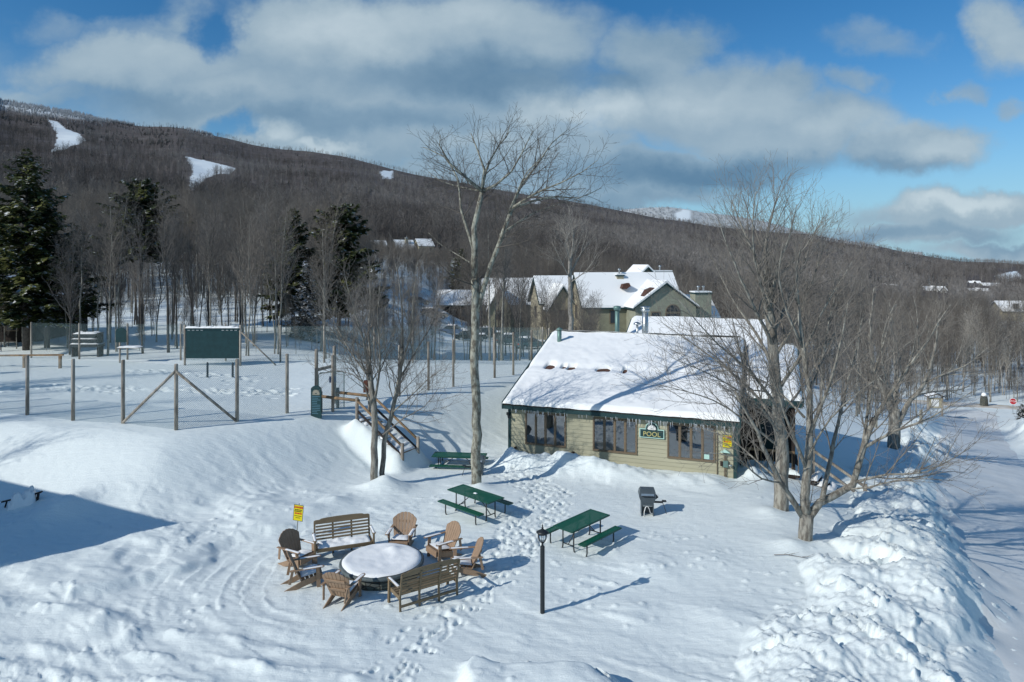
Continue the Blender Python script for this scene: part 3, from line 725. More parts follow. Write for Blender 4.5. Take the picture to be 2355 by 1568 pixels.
CH = [('taupe slatted chair with snowy seat, right behind the snow-topped fire pit', -3.28, 20.35, m_poly, 1.0), ('tan slatted chair with a sunlit back, next to the far side of the grey bench shadow right of the pit', -1.95, 19.55, m_poly, .8),
      ('tan slatted chair half hidden behind the bench seen from its back', -1.22, 18.5, m_poly, .6), ('taupe slatted chair seen from behind, closest to the camera at the pit', -4.2, 16.95, m_poly, .5),
      ('sunlit slatted chair with snow on its arm, in side view left of the pit', -5.45, 17.95, m_poly, .8), ('dark shaded slatted chair beside the yellow danger sign', -6.02, 19.15, m_poly, .8)]
CH[1] = ('tan slatted chair with a sunlit back, right of the pit before the long chair shadows',)+CH[1][1:]
TW = [0.02, .05, .15, 0.12, .12, -.25]
for i, (lb, x, y, m, sn) in enumerate(CH):
    adirondack(lb, (x, y, hz(x, y)-.03), face(x, y, px_, py_)+TW[i], m, 11+i*5, sn)
x, y = -4.86, 19.72; garden_bench('long brown garden bench with a snowy seat, facing the camera behind the pit', (x, y, hz(x, y)), face(x, y, -4.2, 18.0), m_poly2, 3, True)
x, y = -2.2, 17.1; garden_bench('olive brown garden bench seen from the back, in front of the pit', (x, y, hz(x, y)-.02), face(x, y, px_+.15, py_+.35), m_poly2, 8, False)
# fire pit
zp = hz(*PIT)
t = thing('fire_pit', 'round field-stone fire pit topped with a thick disc of snow', 'fire pit', (PIT[0], PIT[1], zp-.05))
MB().lathe([(1.02, 0), (1.03, .36)], 48, smooth=True).build('stone_wall', m_stone, t)
MB().lathe([(1.03, .36), (1.12, .365), (1.13, .375), (1.13, .43), (1.10, .445), (.5, .445)], 48).build('cap_ring', m_slab, t)
rr = np.linspace(0, 1.06, 26); aa = np.linspace(0, 2*math.pi, 73); RR, AA = np.meshgrid(rr, aa, indexing='ij')
Xs = RR*np.cos(AA); Ys = RR*np.sin(AA)
Zs = .445+.055*np.sqrt(np.clip((1.062-RR-.03*vn(AA*4, AA*0, 7))/.09, 0, 1))+.035*fbm(Xs*2.2+5, Ys*2.2, 3, 91)*np.clip((1.062-RR)*6, 0, 1)+.07*np.exp(-((Xs-.2)**2+(Ys-.55)**2)/.03)-.015*np.exp(-((Xs-.25)**2+(Ys+.35)**2)/.02)
Zs[:, -1] = Zs[:, 0]
grid_obj('snow_cap', Xs[:, ::-1], Ys[:, ::-1], Zs[:, ::-1], m_roofsnow, t)
# ------------------------------------------------------------------ picnic tables
def picnic(label, loc, rz, L=1.86, sink=0., group='green picnic tables'):
    t = thing('picnic_table', label, 'picnic table', loc, rz, group)
    def slab(name, y, w, z, par):
        b = MB(); b.bb(-L/2+.03, L/2-.03, y-w/2+.03, y+w/2-.03, z-.012, z); o = b.build(name, m_perf, par)
        f = MB()
        ring = [(-L/2, y-w/2), (L/2, y-w/2), (L/2, y+w/2), (-L/2, y+w/2)]
        f.bb(-L/2, L/2, y-w/2, y-w/2+.035, z-.035, z+.004); f.bb(-L/2, L/2, y+w/2-.035, y+w/2, z-.035, z+.004)
        f.bb(-L/2, -L/2+.035, y-w/2+.035, y+w/2-.035, z-.035, z+.004); f.bb(L/2-.035, L/2, y-w/2+.035, y+w/2-.035, z-.035, z+.004)
        f.build('rim', m_green, o, .006); return o
    top = slab('table_top', 0, .74, .70-sink, t)
    for s in (-1, 1): slab('bench_seat', s*.68, .25, .42-sink, t)
    for e in (-1, 1):
        x = e*(L/2-.27)
        for s in (-1, 1):
            MB().tube([(x, s*.20, .665-sink), (x, s*.20, .12-sink), (x, s*.215, .03-sink), (x, s*.26, -.03-sink), (x, s*.30, -.06-sink)], .021, 7).build('leg', m_black, t)
            MB().tube([(x, s*.68, .385-sink), (x, s*.68, .10-sink), (x, s*.66, .01-sink), (x, s*.60, -.045-sink), (x, s*.30, -.06-sink)], .021, 7).build('seat_leg', m_black, t)
        MB().tube([(x, -.20, .17-sink), (x, .20, .17-sink)], .016, 6).build('cross_bar', m_black, t)
        MB().tube([(x, 0, .17-sink), (e*.12, 0, .66-sink)], .014, 6).build('diagonal_brace', m_black, t)
    return t
x, y = -1.22, 22.72; t = picnic('green picnic table with a small snow lump on its top, near the fire pit', (x, y, hz(x, y)-.02), R(-43), 1.98)
snowpad('snow_lump', -.07, .07, -.05, .05, .70, .03, t, 5)
x, y = 2.1, 20.5; picnic('green mesh picnic table behind the lamp post', (x, y, hz(x, y)-.02), R(47))
x, y = -2.25, 29.3; picnic('green picnic table half sunk in snow behind the tallest trunk', (x, y, hz(x, y)+.0), R(-6), 2.3, .26)
# ------------------------------------------------------------------ grills
def grill(label, loc, rz, arm=1):
    t = thing('barbecue_grill', label, 'grill', loc, rz, 'outdoor grills')
    b = MB()   # firebox: lower half tapers down, hood above
    def ring(w, d, z, yo=0): return [(-w, -d+yo, z), (w, -d+yo, z), (w, d+yo, z), (-w, d+yo, z)]
    rs = [ring(.20, .17, .42), ring(.285, .25, .66)]
    b.add(rs[0]+rs[1], [(0, 1, 5, 4), (1, 2, 6, 5), (2, 3, 7, 6), (3, 0, 4, 7), (3, 2, 1, 0), (4, 5, 6, 7)]); b.build('firebox', m_grill, t, .012)
    b = MB(); rs = [ring(.29, .255, .665), ring(.265, .20, .80, .03), ring(.225, .12, .885, .05)]
    b.add(rs[0]+rs[1]+rs[2], [(3, 2, 1, 0)]+[(i*4+k, i*4+(k+1) % 4, i*4+4+(k+1) % 4, i*4+4+k) for i in range(2) for k in range(4)]+[(8, 9, 10, 11)]); h = b.build('hood', m_grill, t, .012)
    MB().box((.0, -.243, .735), (.42, .006, .075), (-.39, 0, 0)).build('name_panel', m_metal, h)
    b = MB(); b.box((0, -.285, .70), (.36, .03, .028)); b.box((-.17, -.265, .70), (.02, .05, .028)); b.box((.17, -.265, .70), (.02, .05, .028)); b.build('handle', m_black, h, .004)
    b = MB(); b.bb(-.21, -.18, -.16, .16, -.08, .42); b.bb(.18, .21, -.16, .16, -.08, .42); b.bb(-.18, .18, .13, .16, -.08, .42); b.bb(-.18, .18, -.16, -.14, .36, .42); b.build('pedestal', m_grill, t, .004)
    MB().bb(-.16, .16, -.175, -.162, .335, .355).build('valve_bar', m_metal, t)
    MB().tube([(-.02, -.17, .34), (-.07, -.18, .30), (-.11, -.18, .15), (-.12, -.17, -.05)], .014, 6).build('hose', m_white, t)
    MB().tube([(.0, -.17, .34), (.05, -.18, .26), (.09, -.18, .12), (.17, -.17, .1)], .01, 6).build('hose', m_white, t)
    MB().tube([(arm*.28, 0, .66), (arm*.34, .0, .60), (arm*.27, .0, .55)], .04, 8).build('side_knob', m_black, t)
    MB().bar((arm*.22, -.05, .45), (arm*.52, -.05, .45), .06, .05).build('shelf_arm', m_black, t)
    MB().bb(arm*.56-.07, arm*.56+.07, -.12, .06, .475, .49).build('side_shelf', m_black, t, .003)
    MB().tube([(arm*.50, -.06, .45), (arm*.56, -.10, .30), (arm*.62, -.14, .10)], .012, 6).build('lighter_rod', m_black, t)
    return t
x, y = 4.55, 23.0; grill('grey lidded barbecue grill with white hoses, alone in front of the pool house wall', (x, y, hz(x, y)), R(-6))
x, y = -1.38, 27.6; grill('grey grill mostly hidden behind the tallest tree trunk', (x, y, hz(x, y)-.12), R(-6), -1)
# ------------------------------------------------------------------ lamp post
x, y = .735, 16.47; t = thing('lamp_post', 'black garden lamp post with a glass lantern and pointed finial in open snow', 'lamp post', (x, y, hz(x, y)-.05))
MB().lathe([(.055, -.2), (.055, 1.60), (.058, 1.62), (.05, 1.66), (.022, 1.68)], 8, smooth=False).build('post', m_black, t)
l = MB().lathe([(.018, 1.67), (.03, 1.70), (.018, 1.72), (.05, 1.745), (.052, 1.76), (.02, 1.765)], 12).build('lantern_base', m_black, t)
MB().lathe([(.05, 1.765), (.085, 1.80), (.105, 1.86), (.112, 1.95)], 16).build('glass_shade', m_lampglass, t)
MB().lathe([(.025, 1.76), (.03, 1.78), (.03, 1.84), (.02, 1.86)], 8).build('candle_bulb', m_white, t)
for k in range(6):
    a = k*math.pi/3+.3; MB().tube([(.052*math.cos(a), .052*math.sin(a), 1.76), (.092*math.cos(a), .092*math.sin(a), 1.80), (.112*math.cos(a), .112*math.sin(a), 1.86), (.118*math.cos(a), .118*math.sin(a), 1.96)], .006, 5).build('lantern_rib', m_black, t)
MB().lathe([(.12, 1.95), (.125, 1.975), (.15, 1.985), (.155, 1.995), (.10, 2.03), (.06, 2.045), (.035, 2.07), (.012, 2.08)], 16).build('roof', m_black, t)
MB().lathe([(.012, 2.07), (.016, 2.085), (.034, 2.10), (.016, 2.115), (.012, 2.125), (.022, 2.145), (.008, 2.17), (.003, 2.20)], 10).build('finial', m_black, t)
# ------------------------------------------------------------------ danger signs
def danger(t, w, h, z0, y, lean=0):
    MB().bb(-w/2, w/2, y, y+.008, z0, z0+h).build('panel', m_yellow, t)
    b = MB(); e = .014
    b.bb(-w/2-e, w/2+e, y-.004, y+.012, z0+h, z0+h+e); b.bb(-w/2-e, w/2+e, y-.004, y+.012, z0-e, z0); b.bb(-w/2-e, -w/2, y-.004, y+.012, z0, z0+h); b.bb(w/2, w/2+e, y-.004, y+.012, z0, z0+h); b.build('border', m_signback, t)
    text('lettering', 'DANGER', h*.165, m_red, t, (0, y-.003, z0+h*.86), bold=.004, extrude=.002)
    b = MB()
    for k, (fz, fw, n) in enumerate(((.70, .78, 4), (.60, .86, 3))):
        x = -fw*w/2; rg = random.Random(k+int(w*1000))
        while x < fw*w/2-.02:
            l_ = rg.uniform(.03, .075)*w/.33; b.bb(x, min(x+l_, fw*w/2), y-.004, y-.0005, z0+fz*h-.016*h/.5, z0+fz*h+.016*h/.5); x += l_+.012
    for fz, fw in ((.30, .82), (.18, .5)): b.bb(-fw*w/2, fw*w/2, y-.004, y-.0005, z0+fz*h-.009*h/.5, z0+fz*h+.007*h/.5)
    b.build('text_line', m_ink, t)
    b = MB(); x = -.39*w
    for l_ in (.24, .27, .21): b.bb(x, x+l_*w, y-.004, y-.0005, z0+.42*h, z0+.51*h); x += (l_+.04)*w
    b.build('red_line', m_red, t)
x, y = -6.62, 20.95; t = thing('danger_sign', 'yellow danger sign on a thin metal stake behind the fire pit chairs', 'warning sign', (x, y, hz(x, y)), R(-14))
t.rotation_euler = (R(-3), R(3.5), R(-14))
MB().tube([(0, .012, -.2), (0, .012, 1.05)], .012, 6).build('stake', m_signback, t)
danger(t, .30, .46, .53, 0)
# buried seats poking from the drift in the shade of the off-picture house
x, y, z = G(27, 505); t = thing('buried_bench', 'snow-buried dark seat in the blue house shadow, only its two ends showing', 'bench', (x, y, hz(x, y)), R(15))
b = MB(); b.bar((-.75, 0, .10), (-.40, .02, .16), .10, .04); b.bar((-.66, .03, -.1), (-.60, .03, .12), .04, .05, (0, 1, 0)); b.bar((-.5, .03, -.1), (-.46, .03, .12), .04, .05, (0, 1, 0)); b.build('seat_end', m_dkwood, t, .004)
b = MB(); b.bar((.02, 0, .22), (.46, -.05, .36), .12, .05); b.bar((.30, 0, -.1), (.34, 0, .30), .06, .07, (0, 1, 0)); b.bar((.1, 0, .02), (.3, 0, .16), .04, .05); b.build('armrest', m_dkwood, t, .004)
snowpad('snow_heap', -.5, .3, -.25, .35, -.22, .5, t, 4, nx=24, ny=18)
# fallen twig on the snow
x, y, z = G(795, 560); t = MB(); rg = random.Random(5)
p = [Vector((-.55, .12, .02)), Vector((-.2, .08, .05)), Vector((.1, -.02, .03)), Vector((.5, -.2, .02))]; t.tube(p, [.012, .01, .008, .004], 5)
for k in range(6):
    q = p[1+k % 2]+Vector((rg.uniform(-.1, .25), 0, 0)); t.tube([q, q+Vector((rg.uniform(.12, .3), rg.uniform(-.12, .1), .04))], [.005, .002], 4)
o = t.build('fallen_branch', m_twig, loc=(x, y, hz(x, y))); tag(o, 'thin bare branch lying on smooth snow below the forked maple', 'branch')
# ------------------------------------------------------------------ pool house
PA = math.atan2(-.348, .938)
ph = thing('pool_house', 'sage green pool house with a snow-covered gable roof and icicles', 'building', (-.13, 30.16, 0), PA)
WL = 9.52; EZ = 2.30; SL = .315; DP = 13.9; HY = 6.95    # wall length, eave height, roof slope, depth, half depth
def roofz(y): return EZ+SL*(y if y <= HY else 2*HY-y)
WIN = [(.82, 2.56), (3.84, 5.60), (6.93, 8.70)]; WZ0, WZ1 = .55, 1.86
def boards(b, x0, x1, z0, z1, y, step=.165):
    k = math.floor(z0/step)
    while k*step < z1-1e-4:
        a = max(z0, k*step); c = min(z1, (k+1)*step)
        if c-a > .004:
            oy = lambda z: y-.024*(1-(z-k*step)/step)
            b.add([(x0, oy(a), a), (x1, oy(a), a), (x1, oy(c), c), (x0, oy(c), c), (x0, y+.05, a), (x1, y+.05, a)], [(0, 1, 2, 3), (0, 4, 5, 1)])
        k += 1
b = MB(); xs = [0]+[q for w in WIN for q in w]+[WL]
for i in range(0, len(xs)-1, 2): boards(b, xs[i], xs[i+1], -1.3, EZ, 0)
for w in WIN: boards(b, w[0], w[1], -1.3, WZ0, 0); boards(b, w[0], w[1], WZ1, EZ, 0)
b.build('front_wall', m_siding, ph)
def gable_pts(y0, y1): return [(y0, -1.3), (y1, -1.3), (y1, roofz(y1)-.05), (HY, roofz(HY)-.05), (y0, roofz(y0)-.05)]
MB().prism(gable_pts(.05, DP), 0, .06, 'x').build('end_wall', m_siding, ph)
MB().prism(gable_pts(.05, DP), WL-.06, WL, 'x').build('end_wall', m_siding, ph)
MB().bb(.06, WL-.06, DP-.08, DP, -1.3, EZ-.06).build('rear_wall', m_siding, ph)
for x in (-.03, WL-.09): MB().bb(x, x+.12, -.045, .03, -1.3, EZ-.1).build('corner_board', m_trim, ph)
b = MB(); b.bb(-.16, WL+.15, -.34, -.30, EZ-.27, EZ-.01); b.build('fascia', m_trim, ph)
MB().bb(-.1, WL+.1, -.30, .0, EZ-.255, EZ-.23).build('soffit', m_casing, ph)
b = MB(); rp = [(-.34, EZ-.34*SL), (HY, roofz(HY)), (DP+.4, EZ-.4*SL), (DP+.4, EZ-.4*SL+.10), (HY, roofz(HY)+.11), (-.34, EZ-.34*SL+.10)]
b.prism(rp, -.16, WL+.15, 'x'); roof = b.build('roof', m_shingle, ph)
for x in (-.21, WL+.15):
    b = MB(); b.prism([(-.36, EZ-.34*SL-.17), (HY, roofz(HY)-.16), (DP+.42, EZ-.4*SL-.17), (DP+.42, EZ-.4*SL+.14), (HY, roofz(HY)+.15), (-.36, EZ-.34*SL+.14)], x, x+.05, 'x'); b.build('rake_board', m_trim, ph)
def roof_snow(name, x0, x1, y0, y1, zf, T_, seed, par, mx, cracks=(), back=False, nx=160, ny=90):
    xs = np.concatenate([[x0, x0+.01], np.linspace(x0+.03, x1-.03, nx), [x1-.01, x1]]); ys_ = np.concatenate([[y0, y0+.012, y0+.05], np.linspace(y0+.1, y1-.02, ny), [y1]])
    X, Y = np.meshgrid(xs, ys_)
    e = np.minimum(np.minimum(X-x0, x1-X)/.22, (y1-Y)/.16 if back else (Y-y0)/.16)
    th = T_*np.sqrt(np.clip(e, 0, 1))*(1+.28*fbm(X*.7+seed, Y*.7, 3, seed))+.025*fbm(X*2.5, Y*2.5, 2, seed+3)
    for (ca, cb, cc_, cd) in cracks:
        th = th-.6*np.exp(-((X-ca)/cc_)**4-((Y-cb-.03*np.sin(X*9))/cd)**2)-.012*np.exp(-((Y-cb)/.25)**2)
    Z = zf(Y)+np.maximum(th, -.08)
    return grid_obj(name, X, Y, Z, mx, par)
yy_ = lambda Y: np.where(Y <= HY, EZ+SL*Y, EZ+SL*(2*HY-Y))
CR = [(.95, 3.05, .20, .24), (1.62, 3.05, .1, .15), (2.0, 3.05, .16, .19), (3.55, 3.05, .28, .20), (4.55, 3.05, .09, .22)]
rs = roof_snow('roof_snow', -.17, WL+.16, -.38, HY+.02, lambda Y: yy_(Y)+.085, .18, 2, ph, m_roofsnow, CR, ny=230, nx=220)
roof_snow('roof_snow', -.17, WL+.16, HY-.05, DP+.4, lambda Y: EZ+SL*(2*HY-Y)+.09, .24, 4, ph, m_roofsnow, (), nx=40, ny=30, back=True)
# windows: casing, three mullions, four panes
def window(x0, x1):
    o = MB(); c = .055
    o.bb(x0-c, x1+c, -.05, .03, WZ1, WZ1+c); o.bb(x0-c, x1+c, -.06, .03, WZ0-c, WZ0); o.bb(x0-c, x0, -.05, .03, WZ0, WZ1); o.bb(x1, x1+c, -.05, .03, WZ0, WZ1)
    w = o.build('window', m_casing, ph)
    n = 4; s = (x1-x0)/n
    for k in range(1, n): MB().bb(x0+k*s-.032, x0+k*s+.032, -.045, .02, WZ0, WZ1).build('mullion', m_casing, w)
    for k in range(n):
        o = MB(); a, d = x0+k*s+.032*(k > 0), x0+(k+1)*s-.032*(k < n-1); e = .022
        o.bb(a, a+e, -.03, .0, WZ0, WZ1); o.bb(d-e, d, -.03, 0, WZ0, WZ1); o.bb(a+e, d-e, -.03, 0, WZ0, WZ0+e); o.bb(a+e, d-e, -.03, 0, WZ1-e, WZ1); o.build('sash', m_casing, w)
        MB().add([(a+e, -.014, WZ0+e), (d-e, -.014, WZ0+e), (d-e, -.014, WZ1-e), (a+e, -.014, WZ1-e)], [(0, 1, 2, 3)]).build('pane', m_glass, w, fix=False)
for w in WIN: window(*w)
# room behind the glass
MB().bb(.07, WL-.07, .06, DP-.1, -.30, -.2).build('room_floor', m_floor, ph)
MB().bb(1.2, 8.6, 3.2, 8.5, -.2, -.17).build('pool_water', m_teal, ph)
for i, x in enumerate((1.5, 4.9, 5.3, 8.2)): MB().bb(x-.35, x+.35, .7, 1.6, -.2, .48+.06*(i % 2)).build('white_locker', m_white, ph, .02)
for x in (1.05, 2.3, 4.3, 7.3, 8.35): MB().bb(x-.16, x+.16, .9, 1.3, -.2, .9).build('plant_tub', m_dkwood, ph, .02)
MB().bb(8.28, 8.52, -.022, -.017, .60, .78).build('window_notice', m_mint, ph)
MB().bb(7.75, 8.0, .02, .03, 1.4, 1.64).build('window_notice', m_verd, ph)
# icicles along the gutter
rg = random.Random(12); ici = []
for k in range(4):
    L = (.16, .26, .38, .58)[k]; o = MB().tube([(0, 0, 0), (0, 0, -L*.4), (.004, 0, -L*.8), (0, 0, -L)], [.017, .012, .006, .001], 5, cap=False); ici.append(o)
first = [None]*4; n = 0
for i in range(96):
    r = rg.random()
    x = rg.uniform(.2, 3.2) if r < .4 else rg.uniform(5.0, 9.6) if r < .9 else rg.uniform(3.2, 5)
    k = rg.choice((0, 0, 1, 1, 2, 3)) if 1.0 < x < 3.1 else rg.choice((0, 0, 1, 1, 2)) if x > 5 else 0
    if first[k] is None: first[k] = o = ici[k].build('icicle', m_ice, ph)
    else: o = first[k].copy(); COL.objects.link(o); o.parent = ph
    o.location = (x, -.33+rg.uniform(-.02, .03), EZ-.24+rg.uniform(-.03, .02)); s_ = rg.uniform(.7, 1.2); o.scale = (1, 1, s_)
# pipes on the roof
def flue(name, x, y, z0, z1, r, m, cap, label=None):
    o = MB(); o.tube([(x, y, z0), (x, y, z1)], r, 12); p = o.build(name, m, ph)
    o = MB(); o.lathe(cap, 14, (x, y, z1)); o.build('cap', m, p)
    return p
flue('vent_pipe', .62, 5.75, roofz(5.75), roofz(5.75)+.82, .115, m_verd, [(.10, 0), (.16, .02), (.17, .05), (.05, .12), (.03, .14)])
flue('vent_pipe', 3.05, 8.6, roofz(8.6)-.1, roofz(8.6)+1.95, .12, m_verd, [(.17, -.1), (.19, -.02), (.21, .02), (.2, .12), (.06, .15)])
f = flue('metal_chimney', 4.78, 7.3, roofz(7.3)-.4, roofz(7.3)+1.62, .155, m_metal, [(.16, -.12), (.22, -.1), (.24, 0), (.2, .02), (.2, .08), (.26, .09), (.26, .13), (.05, .17)])
MB().lathe([(.36, 0), (.34, .06), (.17, .12)], 14, (4.78, 7.3, roofz(6.95)+.12)).build('storm_collar', m_metal, f)
o = flue('vent_pipe', 4.38, 7.25, roofz(7.2)-.1, roofz(7.2)+.78, .06, m_metal, [(.05, 0), (.20, .02), (.18, .10), (.02, .16)])
# wall fittings
o = MB(); o.box((-.02, -.10, 1.78), (.10, .12, .10)); o.tube([(-.02, -.1, 1.74), (.05, -.18, 1.66), (.10, -.24, 1.66)], [.04, .05, .07], 8); o.build('flood_light', m_black, ph)
o = MB(); o.tube([(2.95, 0, .30), (2.95, -.16, .33), (2.95, -.24, .26)], [.07, .085, .10], 9); o.build('dryer_vent', m_dkwood, ph)
o = MB(); o.tube([(.32, 0, .30), (.32, -.10, .30), (.32, -.15, .24)], [.05, .06, .07], 9); o.build('dryer_vent', m_dkwood, ph)
MB().tube([(8.82, -.05, 1.72), (8.82, -.05, -1.2)], .018, 6).build('conduit', m_casing, ph)
mt = MB(); mt.bb(9.05, 9.24, -.12, -.03, .36, .62); mt.build('meter_box', m_verd, ph, .01)
MB().lathe([(.07, 0), (.075, .03), (.05, .06)], 12, (9.32, -.14, .45)).build('gas_meter', m_metal, ph)
for x in (9.10, 9.16): MB().tube([(x, -.06, 1.03), (x, -.06, -1.2)], .017, 6).build('conduit', m_casing, ph)
MB().bb(8.94, 9.04, -.12, -.03, .40, .58).build('meter_box', m_dkwood, ph, .01)
o = MB(); o.prism([(8.95, .96), (9.33, .96), (9.14, 1.08)], -.20, -.02, 'y'); o.build('meter_hood', m_mint, ph)
MB().lathe([(.10, 0), (.12, .01), (.10, .03)], 12, (9.12, -.1, 1.86)).build('conduit_bracket', m_casing, ph)
# the POOL sign on the wall
ps = thing('pool_sign', 'dark green POOL sign with a shell emblem between two windows', 'sign', ph.matrix_world @ Vector((0, 0, 0)), PA)
ps.location = Matrix.Rotation(PA, 4, 'Z') @ Vector((6.26, -.09, 1.44))+Vector((-.13, 30.16, 0))
def arch(w, h, r, cz, n=18):
    p = [(-w, -h), (w, -h), (w, h)]
    a0 = math.asin(max(-1, min(1, (h-cz)/r)))
    return p+[(r*math.cos(a), cz+r*math.sin(a)) for a in np.linspace(a0, math.pi-a0, n)]+[(-w, h)]
MB().prism(arch(.50, .185, .27, .20), 0, .05, 'y').build('border', m_mint, ps)
MB().prism(arch(.465, .15, .235, .20), -.008, .0, 'y').build('board', m_trim, ps)
text('lettering', 'POOL', .27, m_gold, ps, (0, -.012, -.03), bold=.001, extrude=.006)
o = MB()
for k in range(9):
    a = math.pi*(k+.5)/9; d = Vector((math.cos(a), 0, math.sin(a))); s = Vector((-d.z, 0, d.x)); c_ = Vector((0, -.012, .175))
    o.add([c_+d*.04-s*.012, c_+d*.15-s*.03, c_+d*.185, c_+d*.15+s*.03, c_+d*.04+s*.012], [(0, 1, 2, 3, 4)])
o.bb(-.15, .15, -.016, -.008, .155, .185); o.build('shell_emblem', m_white, ps)
wd = thing('danger_sign', 'yellow danger notice fixed to the pool house corner beside the dark porch', 'warning sign', Matrix.Rotation(PA, 4, 'Z') @ Vector((9.20, -.045, 0))+Vector((-.13, 30.16, 0)), PA)
danger(wd, .34, .48, 1.14, 0)
# rear block with its ridge parallel to the front, left gable end showing
RB = (3.7, 10.6, 8.2, 15.2); ry = 11.3; rzr = 5.0; rs_ = .42
def rbz(y): return rzr-abs(y-ry)*rs_
MB().prism([(RB[2], -1.3), (RB[3], -1.3), (RB[3], rbz(RB[3])-.06), (ry, rzr-.06), (RB[2], rbz(RB[2])-.06)], RB[0], RB[1], 'x').build('rear_block', m_siding, ph)
MB().prism([(RB[2]-.3, rbz(RB[2]-.3)), (ry, rzr), (RB[3]+.3, rbz(RB[3]+.3)), (RB[3]+.3, rbz(RB[3]+.3)+.1), (ry, rzr+.1), (RB[2]-.3, rbz(RB[2]-.3)+.1)], RB[0]-.35, RB[1]+.3, 'x').build('rear_roof', m_shingle, ph)
MB().prism([(RB[2]-.32, rbz(RB[2]-.3)-.12), (ry, rzr-.12), (RB[3]+.3, rbz(RB[3]+.3)-.12), (RB[3]+.3, rbz(RB[3]+.3)+.14), (ry, rzr+.14), (RB[2]-.32, rbz(RB[2]-.3)+.14)], RB[0]-.40, RB[0]-.35, 'x').build('rake_board', m_trim, ph)
roof_snow('roof_snow', RB[0]-.36, RB[1]+.3, RB[2]-1.2, ry, lambda Y: rzr+.1-np.abs(Y-ry)*rs_, .24, 7, ph, m_roofsnow, nx=60, ny=40)
roof_snow('roof_snow', RB[0]-.36, RB[1]+.3, ry-.03, RB[3]+.3, lambda Y: rzr+.1-np.abs(Y-ry)*rs_, .24, 9, ph, m_roofsnow, nx=40, ny=20, back=True)
# side wing with the dark porch under it
WX0, WX1 = WL+.16, 11.75; py0 = 2.2
wz = lambda y: EZ+SL*y-.32 if y <= HY else EZ+SL*(2*HY-y)-.32
MB().prism([(py0, wz(py0)), (HY, wz(HY)), (DP, wz(DP)), (DP, wz(DP)+.1), (HY, wz(HY)+.1), (py0, wz(py0)+.1)], WX0+.05, WX1+.3, 'x').build('porch_roof', m_shingle, ph)
MB().bb(WX0+.06, WX1+.3, py0-.04, py0, wz(py0)-.22, wz(py0)+.06).build('fascia', m_trim, ph)
MB().prism([(py0, wz(py0)-.18), (HY, wz(HY)-.18), (DP, wz(DP)-.18), (DP, wz(DP)+.13), (HY, wz(HY)+.13), (py0, wz(py0)+.13)], WX1+.3, WX1+.35, 'x').build('rake_board', m_trim, ph)
roof_snow('roof_snow', WX0+.06, WX1+.3, py0-.05, HY+.02, lambda Y: EZ+SL*Y-.23, .25, 6, ph, m_roofsnow, nx=50, ny=50)
roof_snow('roof_snow', WX0+.06, WX1+.3, HY-.04, DP, lambda Y: EZ+SL*(2*HY-Y)-.22, .25, 16, ph, m_roofsnow, nx=40, ny=20, back=True)
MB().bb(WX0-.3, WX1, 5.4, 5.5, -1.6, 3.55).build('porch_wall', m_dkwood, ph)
MB().prism([(5.5, -2), (DP, -2), (DP, wz(DP)-.1), (HY, wz(HY)-.1), (5.5, wz(5.5)-.1)], WX1-.1, WX1, 'x').build('end_wall', m_siding, ph)
d = MB().bb(10.4, 11.3, 5.36, 5.395, -.25, 1.85).build('door', m_trim, ph); MB().bb(10.55, 11.15, 5.345, 5.36, .5, 1.65).build('pane', m_darkglass, d); MB().tube([(10.5, 5.34, .8), (10.5, 5.30, .8)], .03, 8).build('handle', m_metal, d)
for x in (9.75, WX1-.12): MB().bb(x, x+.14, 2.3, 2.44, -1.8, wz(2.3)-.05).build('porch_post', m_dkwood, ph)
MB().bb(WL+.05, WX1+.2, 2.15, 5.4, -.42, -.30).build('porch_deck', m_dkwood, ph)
roof_snow('deck_snow', WL+.1, WX1+.2, 2.12, 3.3, lambda Y: Y*0-.31, .16, 26, ph, m_snow, nx=30, ny=12)
MB().bb(WL+.02, WX1, 2.18, 2.24, -1.9, -.42).build('deck_skirt', m_dkwood, ph)
MB().bb(9.8, WX1, 2.28, 2.34, .52, .62).build('deck_rail', m_rail, ph)
for k in range(9): MB().bb(9.95+k*.24, 9.98+k*.24, 2.29, 2.33, -.3, .52).build('baluster', m_rail, ph)
# steps down from the porch to the right
def local(x, y, z): return Matrix.Rotation(PA, 4, 'Z') @ Vector((x, y, z))+Vector((-.13, 30.16, 0))
st = thing('porch_steps', 'snow-filled wooden porch steps with log handrails leading down right of the pool house', 'steps', local(12.2, 2.2, 0), PA-.25)
for k in range(6): MB().bb(.1+k*.30, .40+k*.30, -.1, 1.1, -.52-k*.19, -.44-k*.19).build('tread', m_dkwood, st)
for k in range(6): snowpad('tread_snow', .1+k*.30, .42+k*.30, -.08, 1.08, -.44-k*.19, .13, st, k)
for yy0 in (-.14, 1.14):
    MB().bar((0, yy0, .50), (2.05, yy0, -.72), .09, .10).build('handrail', m_post, st)
    MB().bar((0, yy0, -.52), (2.0, yy0, -1.78), .06, .24).build('stringer', m_dkwood, st)
    for xx, zz in ((.02, .52), (2.0, -.66)): MB().bb(xx-.07, xx+.07, yy0-.07, yy0+.07, zz-1.9, zz+.08).build('post', m_post, st)
# the house outside the picture whose roof throws the blue triangle
hs = thing('neighbour_house', 'steep-roofed house just beyond the left picture edge casting a triangular shadow', 'building', (-20.5, 15.75, 0), math.atan2(.417, -.91))
b = MB(); b.prism([(-4.2, -1), (4.2, -1), (4.2, 1.4), (0, 7.0), (-4.2, 1.4)], .3, 14, 'x'); b.build('wall', m_cream, hs)
b = MB(); b.prism([(-4.6, .87), (0, 7.0), (4.6, .87), (4.6, 1.02), (0, 7.16), (-4.6, 1.02)], 0, 14.3, 'x'); b.build('roof', m_roofsnow, hs)
